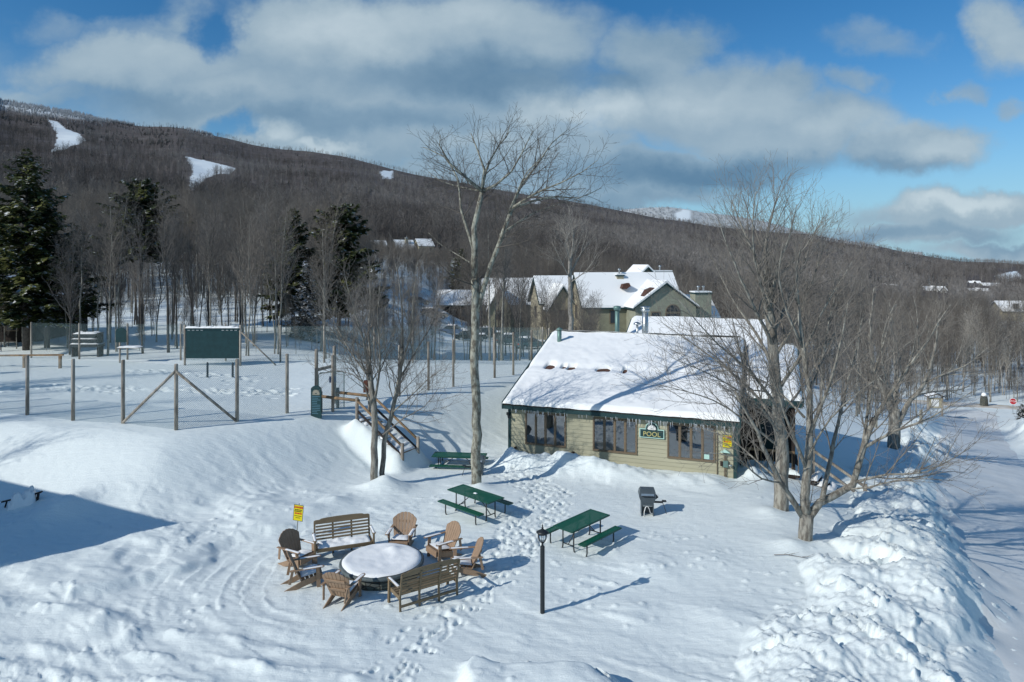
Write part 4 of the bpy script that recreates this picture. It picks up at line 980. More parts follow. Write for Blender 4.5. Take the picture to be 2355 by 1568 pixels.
# ------------------------------------------------------------------ tennis court: three runs of post-and-mesh fence, gate, signs, stairs
def post(x, y, h, r, m, par, name='post'):
    z = hz(x, y); MB().tube([(x, y, z-.3), (x, y, z+h-.03), (x, y, z+h)], [r, r*.96, r*.7], 8).build(name, m, par); return z+h
def meshpanel(p, q, ztop, par, drop=.05, m=None):
    n = 6; vs = []; L = math.hypot(q[0]-p[0], q[1]-p[1]); vs = []; uv = []
    for i in range(n+1):
        f = i/n; x = p[0]*(1-f)+q[0]*f; y = p[1]*(1-f)+q[1]*f; zb = hz(x, y)-.05; zt = ztop[0]*(1-f)+ztop[1]*f-drop
        vs += [(x, y, zb), (x, y, zt)]; uv += [(f*L, zb), (f*L, zt)]
    fs = [(2*i, 2*i+2, 2*i+3, 2*i+1) for i in range(n)]
    o = MB().add(vs, fs).build('mesh_panel', m or m_chain, par, fix=False); ul = o.data.uv_layers.new()
    for lp in o.data.loops: ul.data[lp.index].uv = uv[lp.vertex_index]
    return o
def fence(label, pts, h, r, m=None, skip=()):
    t = thing('court_fence', label, 'fence'); tops = []
    for (x, y) in pts: tops.append(post(x, y, h, r, m or m_post, t))
    for i in range(len(pts)-1):
        if i in skip: continue
        meshpanel(pts[i], pts[i+1], (tops[i], tops[i+1]), t, m=m_chainfar if pts[0][1] > 44 else None)
    return t, tops
FL = [G2(*p)[:2] for p in ((-150, 938), (-35, 944), (63, 953), (168, 965), (283, 975), (405, 991), (545, 970), (660, 951))]
FN, tops = fence('weathered chain-link fence with two diagonal braces along the near edge of the court', FL, 2.62, .075)
c = FL[5]
for k, j in ((0, 4), (1, 6)):
    q = FL[j]; d = Vector((q[0]-c[0], q[1]-c[1], 0))*.985
    MB().tube([(c[0], c[1]-.05, tops[5]-.28), (c[0]+d.x, c[1]+d.y-.05, hz(c[0]+d.x, c[1]+d.y)+.05)], .055, 7).build('diagonal_brace', m_post, FN)
# gate posts with a cross bar and a wire gate
gA = (-8.85, 30.9); gB = (-8.45, 32.5)
gt = thing('court_gate', 'tall gate posts with a cross bar and an open wire gate carrying a blue plate', 'gate')
zA = post(*gA, 2.75, .085, m_post, gt); zB = post(*gB, 2.75, .085, m_post, gt)
MB().bar((gA[0], gA[1], zA-.95), (gB[0], gB[1], zB-.95), .10, .13).build('cross_bar', m_post, gt)
g0 = Vector((gA[0]+.10, gA[1]-.02, hz(*gA)+.02)); gd = Vector((1.06, .52, 0)).normalized()*1.15; up = Vector((0, 0, 1.65))
MB().tube([g0, g0+up*.94, g0+up+gd*.07, g0+up+gd*.93, g0+gd+up*.94, g0+gd], .022, 6).build('gate_frame', m_verd, gt)
o = MB().add([g0, g0+gd, g0+gd+up, g0+up], [(0, 1, 2, 3)]).build('mesh_panel', m_chain, gt, fix=False); ul = o.data.uv_layers.new()
for lp, c_ in zip(o.data.loops, ((0, 0), (1.1, 0), (1.1, 1.6), (0, 1.6))): ul.data[lp.index].uv = c_
pl = g0+gd*.55+up*.80; MB().box(pl-Vector((0, .03, 0)), (.30, .015, .28), (0, 0, math.atan2(gd.y, gd.x))).build('blue_plate', m_blue, gt)
# right-hand side run of the second court
FR_ = [G2(*p)[:2] for p in ((765, 946), (845, 918), (918, 909), (985, 896), (1042, 887), (1137, 868), (1180, 861), (1222, 852), (1262, 846))]
fence('weathered post fence along the right court side, running toward the pool house roof', FR_, 2.55, .07)
# far end
FBK = [(-33.5, 47.6), (-29.9, 47.2), (-26.4, 46.9), (-22.6, 46.6), (-19.4, 46.3), (-15.6, 46), (-12.6, 45.8), (-9.2, 45.6), (-6.6, 45.4), (-3.8, 45.2), (-1.2, 45), (2.0, 44.6)]
fence('thin post and mesh fence along the far court end, before the woods', FBK, 2.5, .06)
# practice board
A = G2(427, 826); B = G2(548, 826); yb = 44.3; xa = (186-512)/FOC*yb; xb = (238.5-512)/FOC*yb; z = 1.75
bd = thing('practice_board', 'large dark green tennis practice board with snow along its top', 'board', (xa, yb, z))
W_ = xb-xa
MB().bb(0, W_, 0, .10, .45, 2.32).build('panel', m_greenpaint, bd); o = MB(); o.bb(-.05, W_+.05, -.05, .17, 2.32, 2.42); o.build('top_cap', m_greenpaint, bd)
for x in (-.10, W_+.10): MB().tube([(x, .05, -.4), (x, .05, 2.62)], .07, 8).build('post', m_post, bd)
MB().tube([(W_+.1, .05, 2.2), (W_+2.4, .05, .0)], .05, 6).build('diagonal_brace', m_post, bd)
o = MB(); [o.bb(.1+k*.28, .26+k*.28, -.008, -.0, 2.26, 2.29) for k in range(4)]; [o.bb(W_-.26-k*.28, W_-.1-k*.28, -.008, 0, 2.26, 2.29) for k in range(4)]; o.build('white_tie', m_white, bd)
o = MB().add([(0, .03, -.1), (W_, .03, -.1), (W_, .03, .45), (0, .03, .45)], [(0, 1, 2, 3)]).build('mesh_panel', m_chain, bd, fix=False); ul = o.data.uv_layers.new()
for lp, c_ in zip(o.data.loops, ((0, 0), (W_, 0), (W_, .5), (0, .5))): ul.data[lp.index].uv = c_
snowpad('snow_cap', -.06, W_+.06, -.06, .18, 2.42, .10, bd, 3, nx=40, ny=5)
for i, (a, b_) in enumerate(((477, 867), (535, 869))):
    x, y, z = G2(a, b_); o = MB().tube([(0, 0, -.2), (0, 0, .80), (0, 0, .86)], [.06, .06, .03], 8).build('net_post', m_black, loc=(x, y, hz(x, y)))
    tag(o, ('short dark net post in the court snow, the one farther from the gate', 'short dark net post in the court snow, the one nearer the gate')[i], 'net post', 'tennis net posts')
# arched rules board
x, y = FL[7][0]+1.35, FL[7][1]-.25; rb = thing('rules_board', 'dark green arched rules board with a pale shell emblem at the court gate', 'sign', (x, y, hz(x, y)-.05), R(-12), scale=.86)
MB().prism(arch(.29, .75, .335, .58), 0, .05, 'y').build('board', m_greenpaint, rb, loc=(0, 0, .78))
o = MB()
for k in range(9):
    a = math.pi*(k+.5)/9; d = Vector((math.cos(a), 0, math.sin(a))); s_ = Vector((-d.z, 0, d.x)); c_ = Vector((0, -.006, 1.28))
    o.add([c_+d*.04-s_*.012, c_+d*.17-s_*.032, c_+d*.225, c_+d*.17+s_*.032, c_+d*.04+s_*.012], [(0, 1, 2, 3, 4)])
o.bb(-.2, .2, -.010, -.001, 1.22, 1.26); o.build('shell_emblem', m_dullcream, rb)
o = MB(); rg = random.Random(4)
for k in range(11):
    w = rg.choice((.22, .22, .17, .14)); zc = 1.14-k*.087; o.bb(-.22, -.22+2*w, -.008, -.001, zc-.014, zc+.014)
o.build('text_line', m_dullblue, rb)
# log-railed stairs down from the gate
stp = thing('log_stairs', 'snow-filled timber stairs with peeled log handrails from the court gate down to the yard', 'stairs')
T0 = [Vector((-8.55, 30.55, 1.75)), Vector((-6.75, 29.75, 1.62)), Vector((-4.55, 28.35, .42))]
sd = Vector((.50, .86, 0))*1.05
for s in (0, 1):
    P3 = [p+sd*s for p in T0]; P3 = [Vector((p.x, p.y, max(hz(p.x, p.y), p.z-.3) if i != 1 else p.z)) for i, p in enumerate(P3)]
    for i, p in enumerate(P3): MB().tube([p-Vector((0, 0, .9)), p+Vector((0, 0, .93 if i < 2 else .62))], .075, 8).build('rail_post', m_post, stp)
    MB().tube([P3[0]+Vector((-.05, 0, .72)), P3[1]+Vector((.1, -.04, .80))], .07, 8).build('handrail', m_rail, stp)
    MB().tube([P3[1]+Vector((0, 0, .80)), P3[2]+Vector((0, 0, .50))], .055, 8).build('handrail', m_rail, stp)
    MB().bar(P3[1]+Vector((0, 0, .36)), P3[2]+Vector((0, 0, .08)), .05, .09).build('lower_rail', m_dkwood, stp)
    MB().bar(P3[1]+Vector((0, 0, -.12)), P3[2]+Vector((0, 0, -.32)), .06, .26).build('stringer', m_dkwood, stp)
for k in range(8):
    p = T0[1].lerp(T0[2], (k+.3)/8); q = p+sd; dr = (T0[2]-T0[1]).normalized(); dr.z = 0
    MB().bar(p+Vector((0, 0, -.06)), q+Vector((0, 0, -.06)), .26, .06).build('tread', m_rail, stp)
    pad = snowpad('tread_snow', -.02, 1.05, -.13, .12, 0, .09, stp, k); pad.location = p+Vector((0, 0, -.03)); pad.rotation_euler = (0, 0, math.atan2(sd.y, sd.x))
x, y = -6.6, 31.6; t = thing('box_post', 'rough post with a small brown box, beside the log stairs', 'post', (x, y, hz(x, y)))
MB().tube([(0, 0, -.3), (0, 0, 1.35)], .07, 8).build('post', m_post, t); MB().bb(-.26, -.06, -.10, .1, .95, 1.5).build('box', m_brownbox, t, .01)
# things behind the far left end of the court
x, y = -26.0, 45.4; t = thing('court_sign', 'small dark green arched sign on a post near the far left corner of the court', 'sign', (x, y, hz(x, y)))
MB().prism(arch(.36, .35, .40, .22), 0, .05, 'y').build('board', m_greenpaint, t, loc=(0, 0, 1.72)); MB().tube([(-.1, .06, -.3), (-.1, .06, 1.6)], .06, 6).build('post', m_post, t)
o = MB().bb(-.2, 1.2, -.1, .5, .98, 1.03).build('ledge', m_post, t); snowpad('snow_cap', -.22, 1.22, -.12, .52, 1.03, .08, o, 2)
x, y = -30.2, 48.6; t = thing('covered_bench', 'dark bench roofed with layers of snow between two trunks behind the court', 'bench', (x, y, hz(x, y)))
for k in range(3): o = MB().bb(-1.0+k*.1, 1.0-k*.1, -.4, .4, .7+k*.36, .92+k*.36).build('shelf', m_black, t); snowpad('snow_layer', -1.02+k*.1, 1.02-k*.1, -.42, .42, .92+k*.36, .1, o, k)
for s in (-1, 1): MB().bb(s*.9-.06, s*.9+.06, -.3, .3, -.3, 1.7).build('support', m_dkwood, t)
x, y = -33.6, 43.6; t = thing('ramp_railing', 'pale wooden ramp rail with a sloped end, at the far left of the court', 'railing', (x, y, hz(x, y)), R(-4))
MB().bar((0, 0, .72), (5.2, 0, .82), .14, .10).build('top_rail', m_rail, t); MB().bar((0, 0, .72), (-.8, -.3, 1.35), .14, .10).build('sloped_rail', m_rail, t)
for xx in (.05, 2.6, 5.0): MB().bb(xx-.07, xx+.07, -.07, .07, -.4, .76).build('post', m_rail, t)
x, y = -36.6, 44.2; t = thing('garden_steps', 'weathered wooden steps with handrails at the left picture edge beyond the court', 'steps', (x, y, hz(x, y)), R(160))
for k in range(6): MB().bb(-.8, .8, k*.30, .32+k*.30, .1+k*.2, .16+k*.2).build('tread', m_post, t)
for s in (-1, 1):
    MB().bar((s*.85, -.2, 1.0), (s*.85, 1.9, 2.3), .08, .1).build('handrail', m_rail, t)
    for yy0, zz in ((-.1, 1.0), (1.8, 2.2)): MB().bb(s*.85-.06, s*.85+.06, yy0-.06, yy0+.06, -.4, zz).build('post', m_post, t)
x, y = -44.0, 57.0; t = thing('dark_cabin', 'dark brown cabin under the big hemlocks at the left picture edge', 'building', (x, y, hz(x, y)-.3), R(8))
MB().prism([(-4, 0), (4, 0), (4, 3.4), (0, 5.4), (-4, 3.4)], 0, 9, 'y').build('wall', m_dkwood, t); MB().prism([(-4.5, 3.2), (0, 5.45), (4.5, 3.2), (4.5, 3.5), (0, 5.8), (-4.5, 3.5)], -.4, 9.4, 'y').build('roof', m_roofsnow, t)
o = MB().bb(1.6, 2.6, -.05, .0, 1.2, 2.4).build('window', m_casing, t); MB().bb(1.7, 2.5, -.065, -.05, 1.3, 2.3).build('pane', m_darkglass, o)
# ------------------------------------------------------------------ condominiums, cars, far houses, road furniture
def win(par, x, z, w, h, y, m=None, axis='y'):
    c = .12; o = MB()
    if axis == 'y': o.bb(x-w/2-c, x+w/2+c, y-.05, y, z-h/2-c, z+h/2+c)
    else: o.bb(y-.05, y, x-w/2-c, x+w/2+c, z-h/2-c, z+h/2+c)
    f = o.build('window', m or m_casing, par); o = MB()
    if axis == 'y': o.bb(x-w/2, x+w/2, y-.07, y-.05, z-h/2, z+h/2)
    else: o.bb(y-.07, y-.05, x-w/2, x+w/2, z-h/2, z+h/2)
    o.build('pane', m_darkglass, f); return f
def slab(name, poly, a, b, axis, m, par): return MB().prism(poly, a, b, axis).build(name, m, par)
def gable(par, x0, x1, y0, y1, ze, zr, axis, m, mr=None, ov=.4, snow=.3, base=-4):
    """a gabled block: ridge along x or y"""
    if axis == 'x':
        c = (y0+y1)/2; k = (zr-ze)/(c-y0)
        slab('wall', [(y0, base), (y1, base), (y1, ze), (c, zr), (y0, ze)], x0, x1, 'x', m, par)
        r = slab('roof', [(y0-ov, ze-k*ov+.02), (c, zr+.02), (y1+ov, ze-k*ov+.02), (y1+ov, ze-k*ov+.2), (c, zr+.2), (y0-ov, ze-k*ov+.2)], x0-ov, x1+ov, 'x', m_trim, par)
        slab('roof_snow', [(y0-ov, ze-k*ov+.21), (c, zr+.21), (y1+ov, ze-k*ov+.21), (y1+ov-.1, ze-k*ov+.2+snow), (c, zr+.2+snow), (y0-ov+.1, ze-k*ov+.2+snow)], x0-ov+.1, x1+ov-.1, 'x', m_roofsnow, r)
    else:
        c = (x0+x1)/2; k = (zr-ze)/(c-x0)
        slab('wall', [(x0, base), (x1, base), (x1, ze), (c, zr), (x0, ze)], y0, y1, 'y', m, par)
        r = slab('roof', [(x0-ov, ze-k*ov+.02), (c, zr+.02), (x1+ov, ze-k*ov+.02), (x1+ov, ze-k*ov+.2), (c, zr+.2), (x0-ov, ze-k*ov+.2)], y0-ov, y1+ov, 'y', m_trim, par)
        slab('roof_snow', [(x0-ov, ze-k*ov+.21), (c, zr+.21), (x1+ov, ze-k*ov+.21), (x1+ov-.1, ze-k*ov+.2+snow), (c, zr+.2+snow), (x0-ov+.1, ze-k*ov+.2+snow)], y0-ov+.1, y1+ov-.1, 'y', m_roofsnow, r)
    return r
def chimney(par, x, y, w, d, z0, z1, m, pots=2):
    c = MB().bb(x-w/2, x+w/2, y-d/2, y+d/2, z0, z1).build('chimney', m, par)
    MB().bb(x-w/2-.12, x+w/2+.12, y-d/2-.12, y+d/2+.12, z1, z1+.16).build('chimney_cap', m_trim, c); MB().bb(x-w/2-.05, x+w/2+.05, y-d/2-.05, y+d/2+.05, z1+.16, z1+.32).build('snow_cap', m_roofsnow, c)
    for k in range(pots): MB().lathe([(.12, 0), (.12, .5), (.2, .52), (.2, .62), (.08, .7)], 10, (x+(k-.5*(pots-1))*.7, y, z1+.3)).build('flue_pipe', m_metal, c)
# the large condominium behind the pool house
Yc = 86.; o0 = at(583.5, 333, Yc); cb = thing('condominium', 'large gabled condominium with bare brown shingle patches on its snowy roof', 'building', (o0.x, Yc, -3.0), R(9))
# local x right, y back; z from ground -3
gable(cb, 0, 13, 0, 7.2, 5.9, 9.6, 'x', m_cream)
gable(cb, 5.6, 13.4, -3.5, 4, 5.9, 8.7, 'y', m_olive)
MB().bb(2.0, 5.6, -.06, -.01, -3, 5.8).build('painted_shade_wall', m_siding_dk, cb)  # thin darker sheet over the cream front, shade put into its siding colour
for z in (1.6, 4.5): win(cb, 3.9, z, .8, 1.5, -.06)
win(cb, 8.2, 4.5, 1.0, 1.5, -3.5); win(cb, 10.4, 4.3, 1.7, 1.6, -3.5); win(cb, 8.2, 1.2, 1.0, 1.5, -3.5); win(cb, 10.6, 1.2, 1.9, 1.6, -3.5)
o = MB(); o.lathe([(.85, 0), (.85, .05)], 20); a_ = MB().prism([(.95*math.cos(a), .95*math.sin(a)) for a in np.linspace(0, math.pi, 14)], -3.56, -3.50, 'y').build('arched_window', m_casing, cb, loc=(10.4, 0, 5.3)); MB().prism([(.8*math.cos(a), .06+.78*math.sin(a)) for a in np.linspace(0, math.pi, 14)], -3.58, -3.56, 'y').build('pane', m_darkglass, a_)
for z in (2.0, 5.0): win(cb, 3.6, z, 1.0, 1.6, 0, axis='x')
gable(cb, 6.8, 13.0, 4.0, 9.5, 7.6, 10.6, 'y', m_olive)
chimney(cb, 5.7, 3.2, .9, .9, 6, 9.6, m_cream, 1); chimney(cb, 12.4, 6.0, 2.7, 2.0, 4, 10.0, m_siding_dk, 1); chimney(cb, 15.4, -.5, 2.2, 1.6, -4, 7.4, m_olive, 2)
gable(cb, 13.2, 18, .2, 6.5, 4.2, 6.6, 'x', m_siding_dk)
MB().prism([(6.55, 6.75), (7.35, 7.25), (8.55, 8.15), (8.05, 8.3), (7.3, 8.0), (6.9, 7.4)], -3.2, -1.9, 'y').build('bare_shingle_patch', m_shingle, cb)
MB().prism([(5.3, 8.05), (5.9, 7.95), (6.5, 8.35), (6.3, 8.75), (5.5, 8.6)], .85, 1.75, 'y').build('bare_shingle_patch', m_shingle, cb)
# its left neighbours
def unit(label, u, v, Y, rz, w, hgt, ridge, mw, extra=0, name='condominium', wing=True):
    p = at(u, v, Y); t = thing(name, label, 'building', (p.x, Y, p.z), rz)
    gable(t, 0, w, 0, 7, hgt, ridge, 'x', mw, base=-4)
    if wing:
        gable(t, .6, 4.0, -3.0, 3.0, hgt-.5, ridge-1.0, 'y', mw, base=-4); win(t, 2.3, hgt-1.6, 1, 1.4, -3.0); win(t, 2.3, hgt-4.2, 1, 1.4, -3.0)
    for x in np.arange(5.4, w-.6, 2.8):
        for z in (hgt-1.5, hgt-4.2): win(t, x, z, .9, 1.4, 0)
    win(t, 3.4, hgt-1.5, 1, 1.5, 0, axis='x')
    if extra: chimney(t, w*.6, 2.0, 1.2, .9, hgt, ridge+1.0, mw, 1)
    return t
unit('cream condominium wing with a steep snowy roof, left of the large gabled condominium', 541, 334, 93, R(10), 7.0, 4.3, 7.4, m_cream)
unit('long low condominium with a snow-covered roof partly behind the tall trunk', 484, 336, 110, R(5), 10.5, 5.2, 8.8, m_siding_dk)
unit('brown shaded condominium behind the parked cars', 436, 324, 128, R(-4), 7, 3.6, 5.8, m_dkwood, wing=False)
HN = [('hillside condominium with a tall cream chimney above the parking lot', 397, 266, 300, 12, 9.5, 14, 1), ('hillside condominium at the right end of the upper row above the parking lot', 419, 262, 305, 10, 9, 12.6, 0),
      ('hillside condominium at the left end of the upper row, beside the dark conifer', 369, 262, 300, 12, 8, 11.5, 0), ('lower hillside condominium with a snowy gable facing the lot', 402, 282, 262, 9, 5, 8.6, 0), ('lower hillside condominium with a wide snowy roof behind the tall trunk', 425, 283, 262, 14, 5.5, 9.2, 1),
      ('cream hillside condominium left of the paired dark conifers', 254, 268, 285, 12, 7.5, 10.6, 0), ('low cream house among the trunks behind the practice board', 252, 318, 150, 12, 3.2, 5.8, 0)]
for lb, u, v, Y, w, hh, rr_, ex in HN: unit(lb, u, v, Y, R(30), w*.72, hh*.8, rr_*.8, m_cream, ex, 'hillside_house', wing=Y < 301 and ex == 0)
# far houses on the right-hand slope
def farhouse(label, u, v, Y, w, m, parts):
    p = at(u, v, Y); t = thing('hillside_house', label, 'house', p, R(-8)); s = w/15.
    for i, (x0, x1, y0, y1, ze, zr, ax) in enumerate(parts): gable(t, x0*s, x1*s, y0*s, y1*s, ze*s, zr*s, ax, m, ov=.5*s, snow=.5, base=-3)
    for x in (3, 6, 9, 12): win(t, x*s, 3*s, 1.4*s, 1.6*s, -1.02*s)
big = [(0, 15, 0, 8, 3.6, 6.4, 'x'), (3.5, 8, -1, 5, 4.2, 6.9, 'y'), (9.5, 14.0, -1, 5, 3.8, 6.5, 'y')]
farhouse('brown house with a snowy hipped roofline on the far wooded slope', 877, 294, 560, 17, m_dkwood, big)
farhouse('white house with two front gables on the far wooded slope', 926, 295.5, 540, 15.5, m_white, big)
farhouse('long snow-roofed house at the right end of the far slope', 984, 291, 700, 18, m_siding_dk, big[:1])
farhouse('small snow-roofed house above the other far slope houses', 970, 286, 780, 12, m_dkwood, big[:2])
farhouse('dark house with a thin snowy roof below the other far slope houses', 971, 297.5, 600, 17, m_dkwood, big[:2])
farhouse('cream building with a broad white roof in the woods, at the right picture edge', 1003, 316, 330, 24, m_cream, [(0, 15, 0, 8, 1.6, 4.0, 'x')])
# cars
def car_proto(name, label, body, loc, rz, suv=False):
    t = thing(name, label, 'car', loc, rz, 'cars in the snowy parking lot'); H1 = .95 if not suv else 1.08; H2 = 1.46 if not suv else 1.78
    side = [(-2.25, .38), (-2.3, .62), (-2.2, H1-.08), (-1.5, H1), (1.0, H1), (2.1, H1-.22), (2.3, .62), (2.25, .36), (1.85, .30), (-1.85, .30)]
    b = MB(); n = len(side); prof = [(-.72, .0), (-.88, .08), (.88, .08), (.72, .0)]
    for (yy0, sh) in ((-.80, .06), (-.88, 0), (.88, 0), (.80, .06)):
        b.v += [(x*(1-.02*(sh > 0)), yy0, z-(sh if z > .8 else -sh if z < .4 else 0)) for x, z in side]
    for r in range(3):
        for i in range(n): b.f.append((r*n+i, r*n+(i+1) % n, (r+1)*n+(i+1) % n, (r+1)*n+i)); b.m.append(0); b.sm.append(False)
    b.f.append(tuple(range(n))[::-1]); b.f.append(tuple(range(3*n, 4*n))); b.m += [0, 0]; b.sm += [False]*2
    b.build('body', body, t, .03)
    cab = [(-1.75 if not suv else -2.15, H1-.02), (-1.15 if not suv else -1.95, H2-.04), (.15, H2), (.95, H1-.02)]
    g = MB(); k = len(cab)
    g.v = [(x, -.80, z) if z < H2-.1 else (x, -.62, z) for x, z in cab]+[(x, .80, z) if z < H2-.1 else (x, .62, z) for x, z in cab]
    for f in ((0, 1, 2, 3)[::-1], (4, 5, 6, 7)): g.f.append(f); g.m.append(0); g.sm.append(False)
    for i in range(k): g.f.append((i, (i+1) % k, k+(i+1) % k, k+i)); g.m.append(0); g.sm.append(False)
    g.build('windows', m_darkglass, t)
    MB().bb(cab[1][0]+.05, .12, -.60, .60, H2-.03, H2+.03).build('roof', body, t, .02)
    snowpad('snow_cover', cab[1][0], .2, -.62, .62, H2+.03, .14, t, 3); p = snowpad('hood_snow', 1.0, 2.1, -.7, .7, H1-.02, .12, t, 4); p.rotation_euler = (0, .0, 0)
    for x in (-1.42, 1.42):
        for y in (-.80, .80):
            w = MB().lathe([(.20, -.11), (.33, -.10), (.335, 0), (.33, .10), (.20, .11)], 16).build('wheel', m_black, t, loc=(x, y, .33)); w.rotation_euler = (R(90), 0, 0)
            MB().lathe([(.19, -.12), (.19, .12)], 12).build('rim', m_metal, w)
    for y in (-.62, .62): MB().bb(2.18, 2.3, y-.16, y+.16, .62, .74).build('headlight', m_white, t); MB().bb(-2.30, -2.22, y-.14, y+.14, .68, .86).build('tail_light', m_red, t)
    return t
def cp(nm, c, r=.3): return mat(nm, S(c)[:3], r, metal=.3, spec=.5)
paints = [cp('dark_blue_paint', (28, 36, 52)), cp('silver_paint', (150, 156, 160)), cp('pale_grey_paint', (170, 168, 160)), cp('steel_blue_paint', (92, 110, 138)), cp('black_paint', (20, 24, 26)), cp('charcoal_paint', (52, 46, 44)), cp('grey_green_paint', (70, 92, 96)), cp('teal_grey_paint', (88, 118, 120)), cp('maroon_paint', (92, 34, 34))]
CARS = [('dark blue car with a yellowish neighbour trunk, leftmost of the parked cars', 379, 334.5, 104, 80, 0, False), ('silver car with snow on its roof at the back of the lot', 418, 327, 118, 25, 1, False), ('pale grey off-roader parked left of the steel blue car', 434, 329, 113, 12, 2, True),
        ('steel blue car in side view at the front of the lot', 455, 337, 104, -8, 3, False), ('black low car in front of the trunk, nearest row of the lot', 471, 345.5, 97, 6, 4, False), ('charcoal car just right of the tall trunk', 489, 339.5, 102, 20, 5, True),
        ('grey-green car seen through the court fence mesh', 512, 350, 94, 14, 6, False), ('teal grey car seen through the mesh beside the pool house roof', 531, 357.5, 89, 30, 7, False)]
CARS[0] = ('dark blue car, the most hidden one at the left end of the lot',)+CARS[0][1:]
protos = {}
for lb, u, v, Y, rz, ci, suv in CARS:
    p = at(u, v, Y); p.z = hz(p.x, p.y)
    car_proto('parked_car', lb, paints[ci], p, R(rz), suv)
# road-side kiosk, stop sign, boulder
x, y, z = G(935, 415); k = thing('notice_kiosk', 'wooden notice kiosk with a peaked snowy roof beside the road', 'kiosk', (x, y, hz(x, y)), R(-12))
for s in (-1, 1): MB().bb(s*.85-.09, s*.85+.09, -.09, .09, -.5, 2.3).build('post', m_post, k)
MB().bb(-.76, .76, -.05, .05, .7, 2.0).build('notice_board', m_cream, k); MB().bb(-.45, .45, -.06, -.05, .9, 1.8).build('notice', m_white, k)
MB().prism([(-1.15, 2.15), (0, 2.5), (1.15, 2.15), (1.15, 2.26), (0, 2.62), (-1.15, 2.26)], -.5, .5, 'y').build('roof', m_dkwood, k); MB().prism([(-1.12, 2.27), (0, 2.63), (1.12, 2.27), (0, 2.74)], -.5, .5, 'y').build('snow_cap', m_roofsnow, k)
x, y, z = G(1013, 414); s_ = thing('stop_sign', 'red octagonal stop sign at the road junction by the right picture edge', 'road sign', (x, y, hz(x, y)), R(-25))
MB().prism([(.46*math.cos(R(22.5+45*i)), 1.75+.46*math.sin(R(22.5+45*i))) for i in range(8)], -.03, .0, 'y').build('border', m_white, s_); MB().prism([(.41*math.cos(R(22.5+45*i)), 1.75+.41*math.sin(R(22.5+45*i))) for i in range(8)], -.04, -.03, 'y').build('panel', mat('stop_red', S((170, 24, 36))[:3], .5), s_)
text('lettering', 'STOP', .34, m_white, s_, (0, -.045, 1.75)); MB().bb(-.04, .04, 0, .07, -.5, 2.2).build('post', m_metal, s_)
x, y, z = G(984, 406); b = thing('gate_pier', 'pale stone pier with a snow cap beside the sanded road', 'pier', (x, y, hz(x, y)))
MB().lathe([(.55, -.5), (.5, .9), (.4, 1.5), (.2, 1.9)], 10, smooth=False).build('stone', m_stone, b); MB().lathe([(.42, 1.5), (.3, 1.85), (.05, 2.0)], 10).build('snow_cap', m_roofsnow, b)
for i, u in enumerate((876, 921)):
    x, y, z = G(u, 428 if i == 0 else 433); o = MB().bb(-.09, .09, -.09, .09, -.4, 1.2).build('marker_post', m_dullcream, loc=(x, y, hz(x, y))); tag(o, ('pale roadside marker post left of the thick-trunked roadside tree', 'pale roadside marker post right of the thick-trunked roadside tree')[i], 'post', 'roadside marker posts')
# ------------------------------------------------------------------ bare trees
def rotv(d, ang, az):
    d = d.normalized(); u = d.cross(Vector((0.21, .5, .84)))
    if u.length < .1: u = d.cross(Vector((1, 0, 0)))
    u.normalize(); w = d.cross(u)
    return (d*math.cos(ang)+(u*math.cos(az)+w*math.sin(az))*math.sin(ang)).normalized()
def spline(P, step):
    P = [Vector(p) for p in P]; out = []
    Q = [P[0]*2-P[1]]+P+[P[-1]*2-P[-2]]
    for i in range(1, len(Q)-2):
        a, b, c, d = Q[i-1:i+3]; n = max(1, int((c-b).length/step))
        for k in range(n):
            t = k/n; out.append(.5*((2*b)+(c-a)*t+(2*a-5*b+4*c-d)*t*t+(3*b-a-3*c+d)*t**3))
    out.append(P[-1]); return out
def limb(tr, cr, pts, r0, r1, lv, rg, P, t0=None):
    k = len(pts)
    rad = [r0+(r1-r0)*(i/(k-1))**.85 for i in range(k)]
    big = r0 > P['split']
    (tr if big else cr).tube(pts, rad, 9 if r0 > .12 else 6 if r0 > .05 else 4 if r0 > P.get('tri', .018) else 3, cap=big)
    if lv >= P['max']: return
    seg = [(pts[i+1]-pts[i]).length for i in range(k-1)]; L = sum(seg)
    n = L*P['dens'][lv]; n = int(n)+(rg.random() < n-int(n))
    st = P['t0'][lv] if t0 is None else t0
    az0 = rg.uniform(0, 6.28)
    for j in range(n):
        t = st+(1-st)*((j+rg.random())/max(n, 1)); s = t*L; i = 0
        while i < k-2 and s > seg[i]: s -= seg[i]; i += 1
        f = min(1, s/max(seg[i], 1e-6)); p = pts[i].lerp(pts[i+1], f); d = (pts[i+1]-pts[i]).normalized(); rr_ = rad[i]+(rad[i+1]-rad[i])*f
        az0 += 2.4+rg.uniform(-.6, .6)
        dd = rotv(d, rg.uniform(*P['ang'][lv]), az0); dd.z += P['up'][lv]; dd.normalize()
        l = P['len'][lv]*rg.uniform(.55, 1.25)*(1.15-.65*(t-st)/(1-st+1e-6))
        if l < .12: continue
        rc = min(rr_*.62, max(P['rmin']*1.5, l*P['tap']))
        m = max(2, min(7, int(l/P['seg'][lv]))); q = [p]; cur = dd.copy()
        for w in range(m):
            cur = cur+Vector((rg.gauss(0, P['wob']), rg.gauss(0, P['wob']), rg.gauss(0, P['wob'])+P['curl'][lv])); cur.normalize()
            q.append(q[-1]+cur*(l/m))
        limb(tr, cr, q, rc, max(P['rmin']*.55, rc*.25), lv+1, rg, P)
PH = dict(max=3, dens=(2.6, 3.6, 3.8), t0=(.22, .15, .1), ang=((.55, 1.0), (.5, 1.0), (.5, 1.0)), up=(.18, .12, .1), len=(2.1, .95, .5), tap=.0125, rmin=.0078, seg=(.3, .22, .2), curl=(.07, .05, .04), wob=.13, split=.034)
